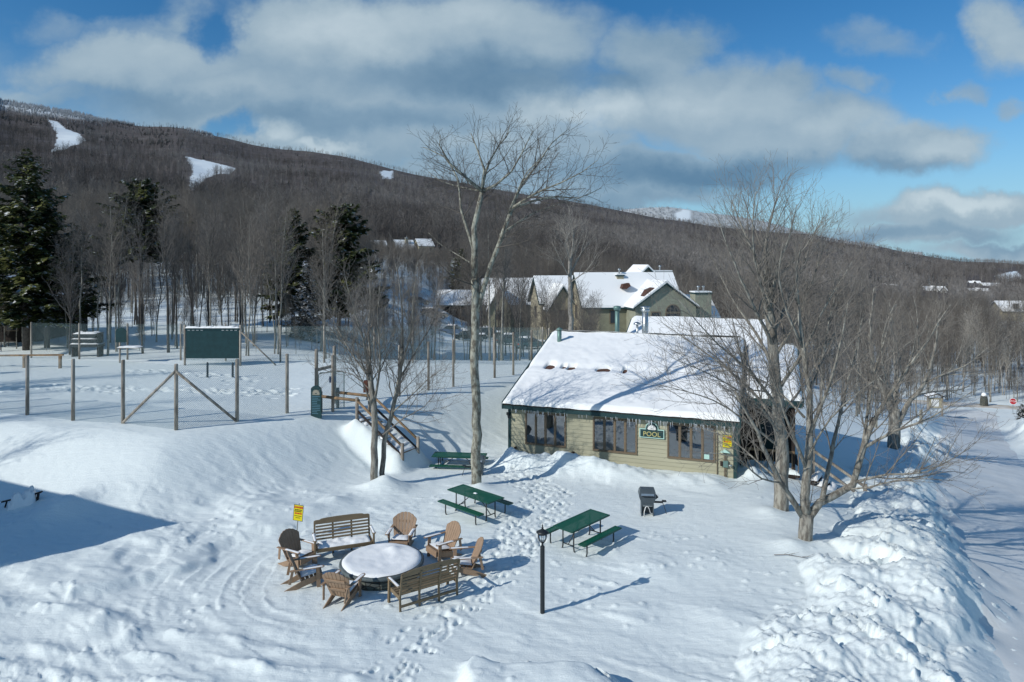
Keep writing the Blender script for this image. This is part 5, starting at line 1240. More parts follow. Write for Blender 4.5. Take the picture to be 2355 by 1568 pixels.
def hero(name, label, limbs, seed, P, mt, mtw, cat='tree', group=None):
    """limbs: (points in the 2354-px picture with depth, start radius, end radius, first branching fraction)"""
    rg = random.Random(seed); tr = MB(); cr = MB()
    base = at2(*limbs[0][0][0]); base.z = hz(base.x, base.y)
    t = thing(name, label, cat, base, 0, group)
    for pts, r0, r1, st in limbs:
        W3 = [at2(*p)-base for p in pts]
        if st is not None and st < 0: st = -st
        sp = spline(W3, .45)
        for i in range(1, len(sp)-1): sp[i] = sp[i]+Vector((rg.gauss(0, 1), rg.gauss(0, 1), 0))*min(.035, r0*.16)
        limb(tr, cr, sp, r0, r1, 0, rg, P, st)
    tr.build('trunk', mt, t, fix=False); cr.build('crown', mtw, t, fix=False)
    return t
m_twigdk = mat('dark_twig_bark', (.105, .092, .078), .85)
# the tallest tree
D = 25.6
TT = [([(1095, 1118, D), (1094, 1000, D), (1093, 850, D), (1092, 720, D), (1091, 640, D)], .195, .145, .95),
      ([(1091, 640, D), (1089, 560, D), (1096, 490, D), (1108, 440, D)], .14, .085, .8),
      ([(1096, 715, D), (1108, 672, D), (1128, 610, D-.2), (1145, 560, D-.3), (1160, 520, D-.4), (1178, 478, D-.5)], .115, .07, .6),
      ([(1090, 580, D), (1060, 480, D+.4), (1052, 410, D+.8), (1020, 360, D+1), (990, 345, D+1.2), (972, 338, D+1.3)], .07, .012, .2),
      ([(1108, 440, D), (1080, 415, D-.5), (1035, 375, D-.8), (1010, 335, D-1), (1012, 310, D-1.1)], .075, .012, .2),
      ([(1108, 440, D), (1112, 390, D), (1100, 345, D+.3), (1082, 305, D+.5)], .07, .012, .15), ([(1110, 420, D), (1125, 370, D+.5), (1150, 330, D+.7), (1165, 315, D+.8), (1172, 290, D+.9)], .07, .010, .15),
      ([(1108, 440, D), (1140, 425, D-.4), (1175, 395, D-.7), (1200, 350, D-.9), (1225, 300, D-1.2)], .065, .012, .2),
      ([(1178, 478, D-.5), (1195, 430, D), (1235, 380, D+.3), (1268, 330, D+.8), (1308, 296, D+1)], .07, .010, .15),
      ([(1178, 478, D-.5), (1230, 445, D-1), (1290, 420, D-1.4), (1340, 395, D-1.6), (1374, 368, D-1.8)], .06, .010, .15),
      ([(1178, 478, D-.5), (1225, 462, D), (1280, 452, D+.6), (1330, 455, D+1), (1382, 432, D+1.2)], .06, .010, .15), ([(1150, 540, D-.3), (1200, 505, D+.5), (1250, 480, D+1.2), (1310, 462, D+1.6)], .05, .010, .15),
      ([(1170, 490, D-.5), (1190, 440, D-1.4), (1215, 390, D-2), (1255, 355, D-2.4)], .05, .010, .2), ([(1108, 440, D), (1060, 430, D+1.5), (1010, 415, D+2.2), (985, 395, D+2.6)], .045, .010, .2),
      ([(1092, 610, D), (1050, 585, D+1), (1010, 560, D+1.6), (985, 535, D+2)], .035, .009, .2), ([(1140, 570, D-.3), (1190, 560, D-1), (1240, 545, D-1.4)], .03, .009, .2),
      ([(1090, 655, D), (1045, 640, D-.8), (1005, 600, D-1.2)], .03, .009, .2)]
PT = dict(PH); PT.update(dens=(3.2, 4.0, 4.2), len=(1.5, .8, .45), up=(.05, .08, .08), ang=((.6, 1.1), (.5, 1.), (.5, 1.)))
hero('bare_tree', 'tallest bare tree with a mottled lichen trunk, standing before the pool house corner', TT, 3, PT, m_bark2, m_twigdk)
# clump with several stems
D = 25.9
MS = [([(862, 1122, D), (860, 1000, D), (858, 920, D), (850, 860, D)], .15, .10, .9), ([(880, 1118, D+.2), (884, 1020, D+.3), (905, 930, D+.3), (920, 860, D+.4), (925, 800, D+.5)], .12, .07, .6),
      ([(850, 860, D), (835, 780, D-.2), (810, 700, D-.4), (790, 620, D-.5)], .065, .010, .15), ([(856, 900, D), (848, 780, D+.4), (852, 690, D+.8), (848, 600, D+1)], .065, .010, .15), ([(860, 930, D), (875, 820, D-.4), (868, 720, D-.7), (880, 610, D-.8)], .06, .010, .15),
      ([(925, 800, D+.5), (925, 720, D+.6), (918, 650, D+.7), (905, 590, D+.8)], .05, .010, .15), ([(920, 850, D+.4), (945, 760, D), (950, 680, D-.3), (960, 600, D-.4)], .05, .010, .15), ([(850, 870, D), (800, 800, D+.6), (760, 720, D+1), (735, 650, D+1.4)], .045, .010, .2),
      ([(858, 940, D), (820, 850, D-.7), (775, 770, D-1.2), (725, 720, D-1.5)], .04, .009, .2), ([(900, 950, D+.3), (950, 905, D-.3), (985, 870, D-.5), (1015, 850, D-.7)], .035, .009, .2), ([(880, 1000, D), (930, 960, D-.5), (975, 935, D-.8), (1010, 890, D-1)], .03, .008, .3),
      ([(915, 880, D+.4), (960, 800, D+1), (1000, 730, D+1.4), (1010, 670, D+1.6)], .045, .010, .2), ([(855, 900, D), (810, 860, D+.3), (770, 850, D+.5), (735, 860, D+.6)], .028, .008, .2)]
PM_ = dict(PH); PM_.update(dens=(3.8, 3.8, 3.4), len=(1.7, .85, .45))
hero('bare_tree', 'twin-stemmed bare tree with a snow cone at its foot, beside the log stairs', MS, 5, PM_, m_bark, m_twig2)
# the two maples at the right
D = 23.2
M1 = [([(1797, 1198, D), (1797, 1100, D), (1795, 1000, D), (1786, 880, D), (1772, 760, D), (1764, 660, D)], .26, .15, .8),
      ([(1764, 660, D), (1760, 590, D), (1768, 520, D), (1790, 450, D)], .09, .012, .1), ([(1766, 680, D), (1740, 600, D+.5), (1705, 520, D+.8), (1680, 455, D+1)], .075, .010, .1), ([(1768, 700, D), (1790, 610, D-.5), (1815, 540, D-.8), (1832, 470, D-1)], .075, .010, .1),
      ([(1775, 770, D), (1810, 690, D+1), (1850, 600, D+1.5), (1885, 500, D+1.8)], .075, .010, .1), ([(1780, 800, D), (1730, 700, D-1), (1690, 610, D-1.4), (1650, 500, D-1.8)], .075, .010, .1), ([(1785, 860, D), (1740, 770, D+1.2), (1680, 680, D+2), (1625, 570, D+2.4)], .07, .010, .1),
      ([(1788, 900, D), (1850, 800, D-1), (1900, 700, D-1.4), (1960, 600, D-1.8)], .07, .010, .1), ([(1790, 940, D), (1730, 860, D-1.2), (1650, 790, D-2), (1560, 690, D-2.6)], .065, .010, .15), ([(1793, 980, D), (1720, 890, D+.8), (1620, 810, D+1.4), (1520, 740, D+1.9)], .06, .009, .15),
      ([(1794, 1000, D), (1740, 930, D-1.4), (1650, 870, D-2.2), (1540, 820, D-3)], .055, .009, .15), ([(1795, 1030, D), (1730, 980, D-.6), (1640, 920, D-1), (1500, 880, D-1.4)], .05, .009, .2), ([(1794, 960, D), (1850, 880, D+1.4), (1910, 780, D+2.2), (1960, 680, D+2.8)], .06, .009, .15),
      ([(1770, 720, D), (1745, 640, D-.9), (1730, 550, D-1.2), (1738, 440, D-1.4)], .065, .010, .1), ([(1782, 820, D), (1830, 740, D-.4), (1870, 640, D-.2), (1900, 540, D)], .06, .010, .1)]
PB = dict(PH); PB.update(dens=(2.9, 3.7, 3.6), len=(2.2, 1.05, .55), up=(.22, .15, .1), t0=(.2, .15, .1), ang=((.4, .85), (.45, .9), (.5, 1.)))
hero('bare_tree', 'big straight-trunked bare maple, farther of the two at the right end of the pool house', M1, 7, PB, m_bark, m_twig2)
D = 20.6
M2 = [([(1853, 1275, D), (1854, 1230, D), (1855, 1180, D)], .215, .20, .99), ([(1850, 1195, D), (1815, 1140, D), (1795, 1110, D-.1), (1770, 1060, D-.3), (1740, 990, D-.6), (1690, 900, D-.9)], .10, .03, .4),
      ([(1853, 1190, D), (1852, 1100, D), (1862, 1010, D), (1858, 900, D+.2), (1846, 800, D+.3), (1835, 700, D+.4)], .15, .05, .35), ([(1858, 1190, D), (1885, 1155, D+.1), (1915, 1140, D+.2), (1960, 1115, D+.2), (1985, 1020, D), (2010, 960, D)], .13, .08, .8),
      ([(2000, 985, D), (2050, 900, D-.2), (2110, 815, D-.4), (2185, 700, D-.7)], .07, .012, .15), ([(1985, 1030, D), (2060, 990, D-.8), (2140, 960, D-1.2), (2235, 900, D-1.6)], .055, .010, .15), ([(1960, 1110, D+.2), (2040, 1090, D-.6), (2130, 1085, D-1.2), (2230, 1030, D-1.6)], .05, .010, .2),
      ([(1940, 1125, D+.2), (2000, 1120, D-1), (2080, 1100, D-1.8), (2190, 1105, D-2.2)], .045, .009, .2), ([(1890, 1150, D), (1910, 1050, D+.6), (1935, 940, D+1), (1960, 830, D+1.4), (1985, 720, D+1.6)], .085, .012, .2), ([(1855, 1080, D), (1815, 980, D-.5), (1780, 880, D-1), (1740, 790, D-1.3)], .065, .010, .15),
      ([(1860, 1000, D), (1900, 900, D-.4), (1930, 800, D-.8), (1950, 690, D-1)], .065, .010, .15), ([(1795, 1110, D-.1), (1740, 1060, D+.5), (1680, 1010, D+1), (1600, 980, D+1.4)], .045, .009, .2), ([(1835, 700, D+.4), (1830, 620, D+.4), (1845, 550, D+.5)], .05, .010, .1),
      ([(1846, 800, D+.3), (1810, 720, D), (1790, 640, D-.2), (1800, 560, D-.4)], .05, .010, .15), ([(1985, 1020, D), (2000, 920, D+.8), (2020, 820, D+1.2), (2060, 700, D+1.6)], .06, .010, .15), ([(1858, 900, D+.2), (1890, 820, D+1), (1910, 720, D+1.5), (1935, 620, D+1.8)], .055, .010, .15),
      ([(1855, 1060, D), (1890, 990, D-1), (1940, 930, D-1.6), (2030, 860, D-2)], .045, .009, .2), ([(1800, 1110, D), (1750, 1100, D-.8), (1690, 1050, D-1.4), (1610, 1040, D-1.8)], .035, .009, .2), ([(1850, 960, D), (1790, 900, D+1), (1720, 860, D+1.6), (1640, 850, D+2)], .04, .009, .2)]
PB2 = dict(PB); PB2.update(len=(1.8, .95, .5), dens=(2.6, 3.5, 3.4))
hero('bare_tree', 'low-forking bare maple with wide crooked limbs, closest to the snow bank', M2, 9, PB2, m_bark, m_twig2)
# roadside tree
x, y, z = G2(2055, 1030); D = y
M3 = [([(2055, 1035, D), (2056, 980, D), (2056, 940, D)], .40, .34, .99), ([(2052, 950, D), (2030, 900, D), (2005, 840, D), (2000, 760, D), (2010, 660, D)], .22, .03, .2), ([(2058, 945, D), (2062, 880, D+.5), (2055, 800, D+1), (2045, 690, D+1.4)], .2, .03, .2), ([(2060, 985, D), (2085, 930, D), (2125, 880, D-.4), (2150, 800, D-.8), (2160, 720, D-1)], .2, .03, .25),
      ([(2120, 885, D-.3), (2170, 860, D-1), (2220, 840, D-1.4), (2270, 800, D-1.8)], .09, .02, .2), ([(2030, 900, D), (1985, 870, D+1), (1950, 820, D+1.8), (1930, 750, D+2)], .1, .02, .2), ([(2060, 900, D), (2095, 820, D+1), (2110, 740, D+1.6), (2100, 680, D+2)], .1, .02, .2), ([(2056, 930, D), (2030, 850, D-1.4), (2030, 770, D-2), (2060, 690, D-2.4)], .1, .02, .2), ([(2100, 910, D), (2150, 900, D+.8), (2210, 895, D+1.4), (2250, 870, D+2)], .07, .02, .2), ([(2040, 920, D), (1990, 915, D-1), (1950, 890, D-1.6)], .07, .02, .2)]
PR = dict(PB); PR.update(len=(3.0, 1.5, .8), dens=(1.6, 2.0, 2.2), rmin=.011, seg=(.5, .4, .35))
hero('bare_tree', 'thick short-trunked bare tree with a fan of limbs beside the road', M3, 13, PR, m_bark, m_twig2)
# pale tree behind the pool house roof
D = 58.
M4 = [([(1312, 800, D), (1311, 720, D), (1310, 640, D), (1312, 590, D)], .24, .15, .9), ([(1312, 590, D), (1300, 540, D+.6), (1280, 510, D+1)], .09, .015, .1), ([(1312, 600, D), (1318, 540, D-.5), (1308, 490, D-.8), (1312, 470, D-.8)], .10, .015, .1), ([(1311, 630, D), (1335, 580, D+.4), (1350, 530, D+.8)], .08, .015, .1), ([(1310, 650, D), (1350, 620, D-1), (1375, 580, D-1.4)], .06, .015, .2), ([(1310, 640, D), (1285, 590, D-1), (1268, 555, D-1.4)], .06, .015, .2), ([(1310, 600, D), (1300, 555, D-1.5), (1325, 515, D-2)], .06, .015, .2)]
PW_ = dict(PB); PW_.update(len=(2.2, 1.2, .7), dens=(1.8, 2.4, 2.2), rmin=.012, seg=(.5, .4, .35), split=.05)
hero('bare_tree', 'pale slender tree rising behind the left part of the pool house roof', M4, 15, PW_, m_birch, m_birch)
# ------------------------------------------------------------------ woodland trees: a few grown once, then copied
def wood_proto(seed, Hh, lean, start, spread, r0, P, twin=False):
    rg = random.Random(seed); tr = MB(); cr = MB()
    def stem(off, hh, rr_, bend):
        pts = [Vector((off[0]+bend[0]*(k/6)**1.6*hh+rg.gauss(0, .05), off[1]+bend[1]*(k/6)**1.6*hh+rg.gauss(0, .05), -.4 if k == 0 else hh*k/6)) for k in range(7)]
        limb(tr, cr, spline(pts, 1.2), rr_*.85, rr_*.10, 0, rg, P, start)
    stem((0, 0), Hh, r0, lean)
    if twin: stem((.25, .1), Hh*.85, r0*.7, (-lean[0]+.08, lean[1]-.05))
    return tr, cr
PWD = dict(max=3, dens=(2.0, 2.3, 2.2), t0=(.4, .2, .15), ang=((.5, .95), (.45, .9), (.5, 1.)), up=(.45, .22, .1), len=(3.2, 1.6, .9), tap=.013, rmin=.017, seg=(.8, .6, .5), curl=(.10, .06, .04), wob=.12, split=.055, tri=.03)
WP = []
for k, (Hh, lean, st, r0, tw) in enumerate(((15, (.02, .0), .38, .17, False), (13, (.06, .03), .45, .13, False), (16.5, (-.03, .02), .5, .2, False), (12, (-.08, .05), .35, .11, True), (14, (.10, -.05), .3, .15, True), (10.5, (-.12, .09), .3, .09, False), (15.5, (-.02, -.03), .55, .15, False))):
    P_ = dict(PWD); P_['len'] = (Hh*.24, 1.6, .9); P_['up'] = (.45 if k % 2 else .6, .22, .1)
    tr, cr = wood_proto(40+k, Hh, lean, st, 1, r0, P_, tw); WP.append((tr, cr, Hh))
WM = {}
def wood_mesh(k, kind):
    if (k, kind) not in WM:
        tr, cr, _ = WP[k]; a = tr.build('trunk', {'g': m_bark, 'd': m_dark, 'b': m_birch}[kind], fix=False); b = cr.build('crown', m_birch if kind == 'b' else m_twig if kind == 'g' else m_fartwig, fix=False)
        WM[(k, kind)] = (a.data, b.data); bpy.data.objects.remove(a); bpy.data.objects.remove(b)
    return WM[(k, kind)]
def plant(x, y, k, kind, rz, s, label, group):
    t = thing('bare_tree', label, 'tree', (x, y, hz(x, y)), rz, group, s)
    for nm, me in zip(('trunk', 'crown'), wood_mesh(k, kind)):
        o = bpy.data.objects.new(nm, me); COL.objects.link(o); o.parent = t
placed = []
# ------------------------------------------------------------------ conifers
def conifer(Hh, Rr, start, seed, dens=1., droop=.25, gap=0., taper=.8, spray=.5):
    rg = random.Random(seed); tr = MB(); cr = MB()
    tr.tube([(0, 0, -.5), (0, 0, Hh*.3), (rg.gauss(0, .05), 0, Hh*.7), (0, 0, Hh)], [Hh*.016, Hh*.013, Hh*.006, .01], 8)
    z = Hh*start
    while z < Hh*.985:
        f = (z-Hh*start)/(Hh*(1-start)); L0 = Rr*1.15*max(.05, (1-f)**taper)*(1 if f > .12 else .72+f*2.3)
        n = rg.randint(4, 6)
        a0 = rg.uniform(0, 6.28)
        for j in range(n):
            if rg.random() < gap: continue
            a = a0+6.283*j/n+rg.gauss(0, .25); L = L0*rg.choice((rg.uniform(.5, .9), rg.uniform(.8, 1.1), rg.uniform(1., 1.35))); d = Vector((math.cos(a), math.sin(a), 0)); sl = (-droop+f*.55)+rg.gauss(0, .12)
            pts = []
            for k in range(5):
                t = k/4; pts.append(Vector((0, 0, z))+d*L*t+Vector((0, 0, L*(sl*t+.18*t*t))))
            tr.tube(pts, [.02+L*.008, .02, .014, .01, .005], 3, cap=False)
            side = Vector((-d.y, d.x, 0)); m = max(3, int(L/.13*dens))
            for k in range(m):
                t = (k+rg.random())/m; t = .12+.88*t
                i = min(3, int(t*4)); p = pts[i].lerp(pts[i+1], t*4-i)
                for sgn in (-1, 1):
                    w = spray*(.55+.7*rg.random())*(1.15-.6*t)*min(1.3, .5+L*.35)
                    dirv = (d*rg.uniform(.35, .9)+side*sgn*rg.uniform(.5, 1.)+Vector((0, 0, rg.uniform(-.45, .12)))).normalized()
                    u = dirv.cross(Vector((0, 0, 1))).normalized()*w*.36; u.z += rg.uniform(-.4, .4)*w*.4
                    q = p+Vector((rg.gauss(0, .04), rg.gauss(0, .04), rg.gauss(0, .05)))
                    cr.add([q, q+dirv*w*.55+u, q+dirv*w*1.15+Vector((0, 0, -.12*w)), q+dirv*w*.5-u], [(0, 1, 2, 3)])
        z += Hh*.021*(1.25-f*.5)+.06
    return tr, cr
def put_conifer(label, u, vb, vt, wpx, Y, start, seed, m, name='conifer', zb=None, group=None, **kw):
    x = (u-512)/FOC*Y; z = hz(x, Y) if zb is None else zb
    top = CAM_H-(vt-VH)/FOC*Y; Hh = top-z
    tr, cr = conifer(Hh, wpx/FOC*Y, start, seed, **kw)
    t = thing(name, label, 'tree', (x, Y, z), 0, group); tr.build('trunk', m_dark, t, fix=False); cr.build('crown', m, t, fix=False); placed.append((x, Y)); return t
put_conifer('tallest dark hemlock at the left picture edge, its green top lit by the sun', 26, 350, 146, 50, 52, .16, 1, m_spruce, dens=1.3, taper=.7)
put_conifer('dark hemlock with bare lower trunk, right of the tallest hemlock', 47, 348, 186, 40, 53.5, .2, 2, m_spruce, dens=1.2, taper=.75)
put_conifer('thin ragged dark conifer with gaps, right of the two big hemlocks', 77, 343, 222, 30, 56, .26, 3, m_spruce, gap=.35, dens=.9)
put_conifer('dark hemlock partly cut off by the left picture edge', -16, 350, 196, 46, 55, .15, 4, m_spruce, dens=1.1)
put_conifer('round-topped hemlock rising above the bare woods, alone between two bare thickets', 141, 322, 180, 40, 68, .5, 5, m_spruce, dens=1.8, taper=.5, spray=.6)
put_conifer('dark narrow conifer, left one of a pair above the practice board', 293, 322, 207, 32, 66, .2, 6, m_spruce, dens=1.8, taper=.75, spray=.6)
put_conifer('dark broad conifer with a sunlit top, right one of a pair', 339, 320, 203, 43, 68, .2, 7, m_spruce, dens=2.0, taper=.55, spray=.62)
put_conifer('snow-dusted spruce with branches down to the ground behind the court', 306.5, 335, 259, 20, 62, .03, 8, m_spruce2, dens=1.5, spray=.36, name='spruce')
put_conifer('dark conifer behind the tall trunk and above the parking lot', 462, 310, 248, 15, 150, .2, 9, m_spruce, dens=.9, spray=.8)
x, y, z = G(1022, 421); put_conifer('small snow-covered spruce at the right picture edge beside the road', 1022, 421, 404, 7, y, .02, 10, m_spruce2, name='spruce', dens=1.6, spray=.3)
for i, (x, y, hh) in enumerate(((-43, 26.5, 15), (-47.5, 31.5, 14))):
    tr, cr = conifer(hh, 3.4, .12, 30+i, dens=.9); t = thing('conifer', ('hemlock beyond the left picture edge, the nearer of two shading the court', 'hemlock beyond the left picture edge, the farther of two shading the court')[i], 'tree', (x, y, hz(x, y))); tr.build('trunk', m_dark, t, fix=False); cr.build('crown', m_spruce, t, fix=False)
rgw = random.Random(21); CONV = [(141, 70), (293, 68), (339, 72), (306.5, 62), (26, 52), (47, 53)]
def free(x, y, d):
    if court_d(np.array([x]), np.array([y]))[0] < 1.5 and y < 47.5: return False
    if -14 < x < 9 and 82 < y < 124: return False
    if 5 < x < 36 and 76 < y < 104: return False
    if -19 < x < -11 and 124 < y < 136: return False
    if polydist(np.array([x]), np.array([y]), ROADC)[0][0] < 4.5 or polydist(np.array([x]), np.array([y]), CROSS)[0][0] < 3.5: return False
    if -49 < x < -39 and 56 < y < 67: return False
    u = 512+683*x/y
    if any(y < Yc_ and abs(u-uc) < 13 for uc, Yc_ in CONV): return False
    return all((x-a)**2+(y-b)**2 > d*d for a, b in placed)
def scatter(n, pxa, pxb, ya, yb, label, group, dmin, kinds, smin=.75, smax=1.1, ks=range(7), lab2=None, vtop=(196, 236)):
    c = 0; tries = 0
    while c < n and tries < n*60:
        tries += 1
        y = ya+(yb-ya)*rgw.random()**.9; x = rgw.uniform(pxa, pxb)*y
        if not free(x, y, dmin): continue
        placed.append((x, y)); c += 1; kd = rgw.choice(kinds)
        lb, gp = label, group
        if lab2 and kd in lab2: lb, gp = lab2[kd]
        k = rgw.choice(list(ks)); z = hz(x, y); vt = rgw.uniform(*vtop); u_ = 512+683*x/y; vt = max(vt, rgw.uniform(272, 296)) if 352 < u_ < 456 else vt; s = min(rgw.uniform(smin, smax), (CAM_H+(262-vt)/683*y-z)/WP[k][2])
        plant(x, y, k, kd, rgw.uniform(0, 6.28), max(s, .3), lb, gp)
# trunks one can point to, at the far end of the court
for u, v, k, kd, s, lb in ((320, 356, 2, 'd', .66, 'dark straight trunk left of the practice board, nearest it of a dark pair'), (305, 357, 0, 'd', .62, 'dark trunk left of the practice board, farther from the board of a dark pair'), (349, 352, 1, 'd', .7, 'dark thin trunk close beside the left post of the practice board')):
    u2 = {320: 168.5, 305: 142, 349: 177}[u]; x, y, z = G(u2, v-3); x, y = x, max(y, 48.3); x = (u2-512)/683*y
    placed.append((x, y)); plant(x, y, k, kd, rgw.uniform(0, 6), s, lb, 'dark trunks by the practice board')
WL_ = ('bare grey-barked tree in the snowy woods behind the tennis court', 'bare trees behind the tennis court'); WLD = ('bare dark-barked tree in the snowy woods behind the tennis court', 'dark bare trees behind the tennis court')
scatter(36, -.72, -.20, 48.5, 60, *WL_, 1.7, 'ggd', .72, 1.0, lab2={'d': WLD})
scatter(66, -.80, -.13, 60, 108, *WL_, 2.0, 'gggdd', .8, 1.15, lab2={'d': WLD})
scatter(26, -.26, -.12, 66, 120, *WL_, 1.8, 'ggd', .6, .95, lab2={'d': WLD})
scatter(15, -.155, .02, 48, 78, 'bare tree in the narrow strip between the court fence and the parking lot', 'bare trees before the parking lot', 2.0, 'ggd', .55, .95)
scatter(34, -.07, .125, 60, 82, 'small bare tree in front of the condominiums', 'bare trees before the condominiums', 1.6, 'g', .42, .72, (3, 4, 5), vtop=(262, 285))
WR_ = ('bare grey-barked tree in the woods across the sanded road', 'bare trees across the road'); WRB = ('pale-barked slender birch in the woods across the sanded road', 'pale birches across the road')
scatter(92, .40, .84, 104, 155, *WR_, 1.8, 'ggggb', .8, 1.15, lab2={'b': WRB}, vtop=(292, 322))
scatter(40, .33, .60, 60, 112, 'bare tree in the thicket between the pool house and the road', 'bare trees behind the pool house', 1.8, 'gggd', .55, .95, vtop=(255, 300))
# roots of off-picture trees whose shadows streak the court
for i, (x, y) in enumerate(((-34, 22.5), (-37.5, 26.5), (-41, 30), (-33, 18.5))): plant(x, y, i, 'd', i*1.3, .9, 'bare tree just beyond the left picture edge, shading the court', 'bare trees left of the court')
# ------------------------------------------------------------------ the far forest: nobody could count it
def light_tree(seed, Hh=13.):
    rg = random.Random(seed); b = MB(); b.tube([(0, 0, -1), (rg.gauss(0, .2), rg.gauss(0, .2), Hh*.55), (0, 0, Hh*.95)], [.17, .11, .03], 3, cap=False)
    for i in range(17):
        z = Hh*(.34+.62*(i+rg.random())/17); a = i*2.4+rg.gauss(0, .4); L = Hh*.30*(1.1-.75*(z/Hh-.3))*rg.uniform(.7, 1.2); d = Vector((math.cos(a), math.sin(a), rg.uniform(.7, 1.5))).normalized()
        p = Vector((0, 0, z)); e = p+d*L; s = d.cross(Vector((0, 0, 1))).normalized()*.055
        b.add([p-s, p+s, e], [(0, 1, 2)])
        for j in range(6):
            q = p.lerp(e, rg.uniform(.25, 1)); dd = rotv(d, rg.uniform(.4, 1.), rg.uniform(0, 6.28)); dd.z += .25; l = L*rg.uniform(.25, .55); s2 = dd.cross(Vector((.3, .2, 1))).normalized()*.04; e2 = q+dd*l
            b.add([q-s2, q+s2, e2], [(0, 1, 2)])
            r3 = rotv(dd, .7, rg.uniform(0, 6.28)); q3 = q.lerp(e2, .5); b.add([q3-s2*.8, q3+s2*.8, q3+r3*l*.6], [(0, 1, 2)])
    return b
def light_conifer(seed, Hh=10.):
    rg = random.Random(seed); b = MB(); b.tube([(0, 0, -1), (0, 0, Hh)], [.14, .02], 3, cap=False)
    for i in range(46):
        f = i/46; z = Hh*(.1+.9*f); L = Hh*.21*(1-f)**.85+.15
        for j in range(4):
            a = rg.uniform(0, 6.28); d = Vector((math.cos(a), math.sin(a), -.25)); s = Vector((-d.y, d.x, rg.uniform(-.3, .3)))*L*.30; l = L*rg.uniform(.6, 1.15)
            b.add([(0, 0, z), Vector((0, 0, z))+d*l*.6+s, Vector((0, 0, z))+d*l, Vector((0, 0, z))+d*l*.55-s], [(0, 1, 2, 3)])
    return b
def proto_obj(b, m, name):
    o = b.build(name, m, fix=False); COL.objects.unlink(o); return o
PR_ = [proto_obj(light_tree(60+k, 12+k % 3), (m_fartwig, m_fartwig, m_far2, m_far2, m_far3)[k], 'far_tree_source') for k in range(5)]
PR_ += [proto_obj(light_conifer(70+k), m_frost, 'frosted_source') for k in range(2)]+[proto_obj(light_conifer(75), m_spruce2, 'spruce_source')]
for k, kd in ((0, 'g'), (1, 'd'), (3, 'g'), (5, 'd')):
    tr, cr, _ = WP[k]; b = MB(); off = 0
    for s_, mi in ((tr, 0), (cr, 1)):
        b.f += [tuple(i+len(b.v) for i in f) for f in s_.f]; b.m += [mi]*len(s_.f); b.sm += s_.sm; b.v += s_.v
    PR_.append(proto_obj(b, [m_bark if kd == 'g' else m_dark, m_twig], 'wood_source'))
def instancer(name, pts):
    """pts: (x, y, z, scale, rotation, index) - one object that scatters the sources"""
    A = np.array(pts, float); me = bpy.data.meshes.new(name); me.vertices.add(len(A)); me.vertices.foreach_set('co', A[:, :3].astype(np.float32).ravel())
    for nm, ty, col in (('sc', 'FLOAT', 3), ('ro', 'FLOAT', 4), ('ix', 'INT', 5)):
        a = me.attributes.new(nm, ty, 'POINT'); a.data.foreach_set('value', A[:, col].astype(np.float32 if ty == 'FLOAT' else np.int32))
    o = bpy.data.objects.new(name, me); COL.objects.link(o)
    ng = bpy.data.node_groups.new('scatter_trees', 'GeometryNodeTree'); ng.interface.new_socket('Geometry', in_out='INPUT', socket_type='NodeSocketGeometry'); ng.interface.new_socket('Geometry', in_out='OUTPUT', socket_type='NodeSocketGeometry')
    N = ng.nodes; L = ng.links; gi = N.new('NodeGroupInput'); go = N.new('NodeGroupOutput'); jn = N.new('GeometryNodeJoinGeometry')
    def attr(nm, ty):
        a = N.new('GeometryNodeInputNamedAttribute'); a.data_type = ty; a.inputs[0].default_value = nm; return next(s for s in a.outputs if s.enabled and s.name == 'Attribute')
    sc, ro, ix = attr('sc', 'FLOAT'), attr('ro', 'FLOAT'), attr('ix', 'INT')
    cx = N.new('ShaderNodeCombineXYZ'); L.new(ro, cx.inputs[2])
    for k in sorted(set(int(q) for q in A[:, 5])):
        oi = N.new('GeometryNodeObjectInfo'); oi.inputs[0].default_value = PR_[k]
        cm = N.new('FunctionNodeCompare'); cm.data_type = 'INT'; cm.operation = 'EQUAL'; ins = [s for s in cm.inputs if s.enabled]; L.new(ix, ins[0]); ins[1].default_value = k
        io = N.new('GeometryNodeInstanceOnPoints'); L.new(gi.outputs[0], io.inputs['Points']); L.new(cm.outputs[0], io.inputs['Selection']); L.new(oi.outputs['Geometry'], io.inputs['Instance']); L.new(cx.outputs[0], io.inputs['Rotation']); L.new(sc, io.inputs['Scale'])
        L.new(io.outputs[0], jn.inputs[0])
    L.new(jn.outputs[0], go.inputs[0])
    md = o.modifiers.new('scatter', 'NODES'); md.node_group = ng
    tag(o, kind='stuff'); return o
rs_n = np.random.RandomState(5)
HOUSES = [(365/1, 0)]
def opening(u, v, y):
    m = np.zeros(u.shape, bool)
    for q in TRAILS: m |= inpoly(u, v, q)
    return m
N_ = 34000
px_n = rs_n.uniform(-.86, .86, N_); Yr_n = ridge_y(px_n); yl = np.exp(rs_n.uniform(np.log(290), np.log(Yr_n*1.03)))
X_n = px_n*yl; Z_n = H(X_n, yl, False); u_n = 512+683*px_n; v_n = 262-683*(Z_n-CAM_H)/yl
keep = ~opening(u_n, v_n, yl) & ~opening(u_n, v_n-2200/yl, yl)
for hu, hv, hw, hy in ((393, 255, 30, 310), (420, 255, 25, 315), (370, 255, 16, 310), (262, 255, 14, 300), (883, 290, 15, 570), (935, 290, 15, 550), (984, 287, 16, 715), (972, 285, 10, 790), (977, 297, 14, 610), (1010, 312, 20, 345)):
    keep &= ~((np.abs(u_n-hu) < hw) & (yl < hy) & (yl > hy-260) & (rs_n.uniform(0, 1, N_) < .93))
v_r = 262-683*np.interp(px_n, RPX, RTN)
ux = u_n/.435
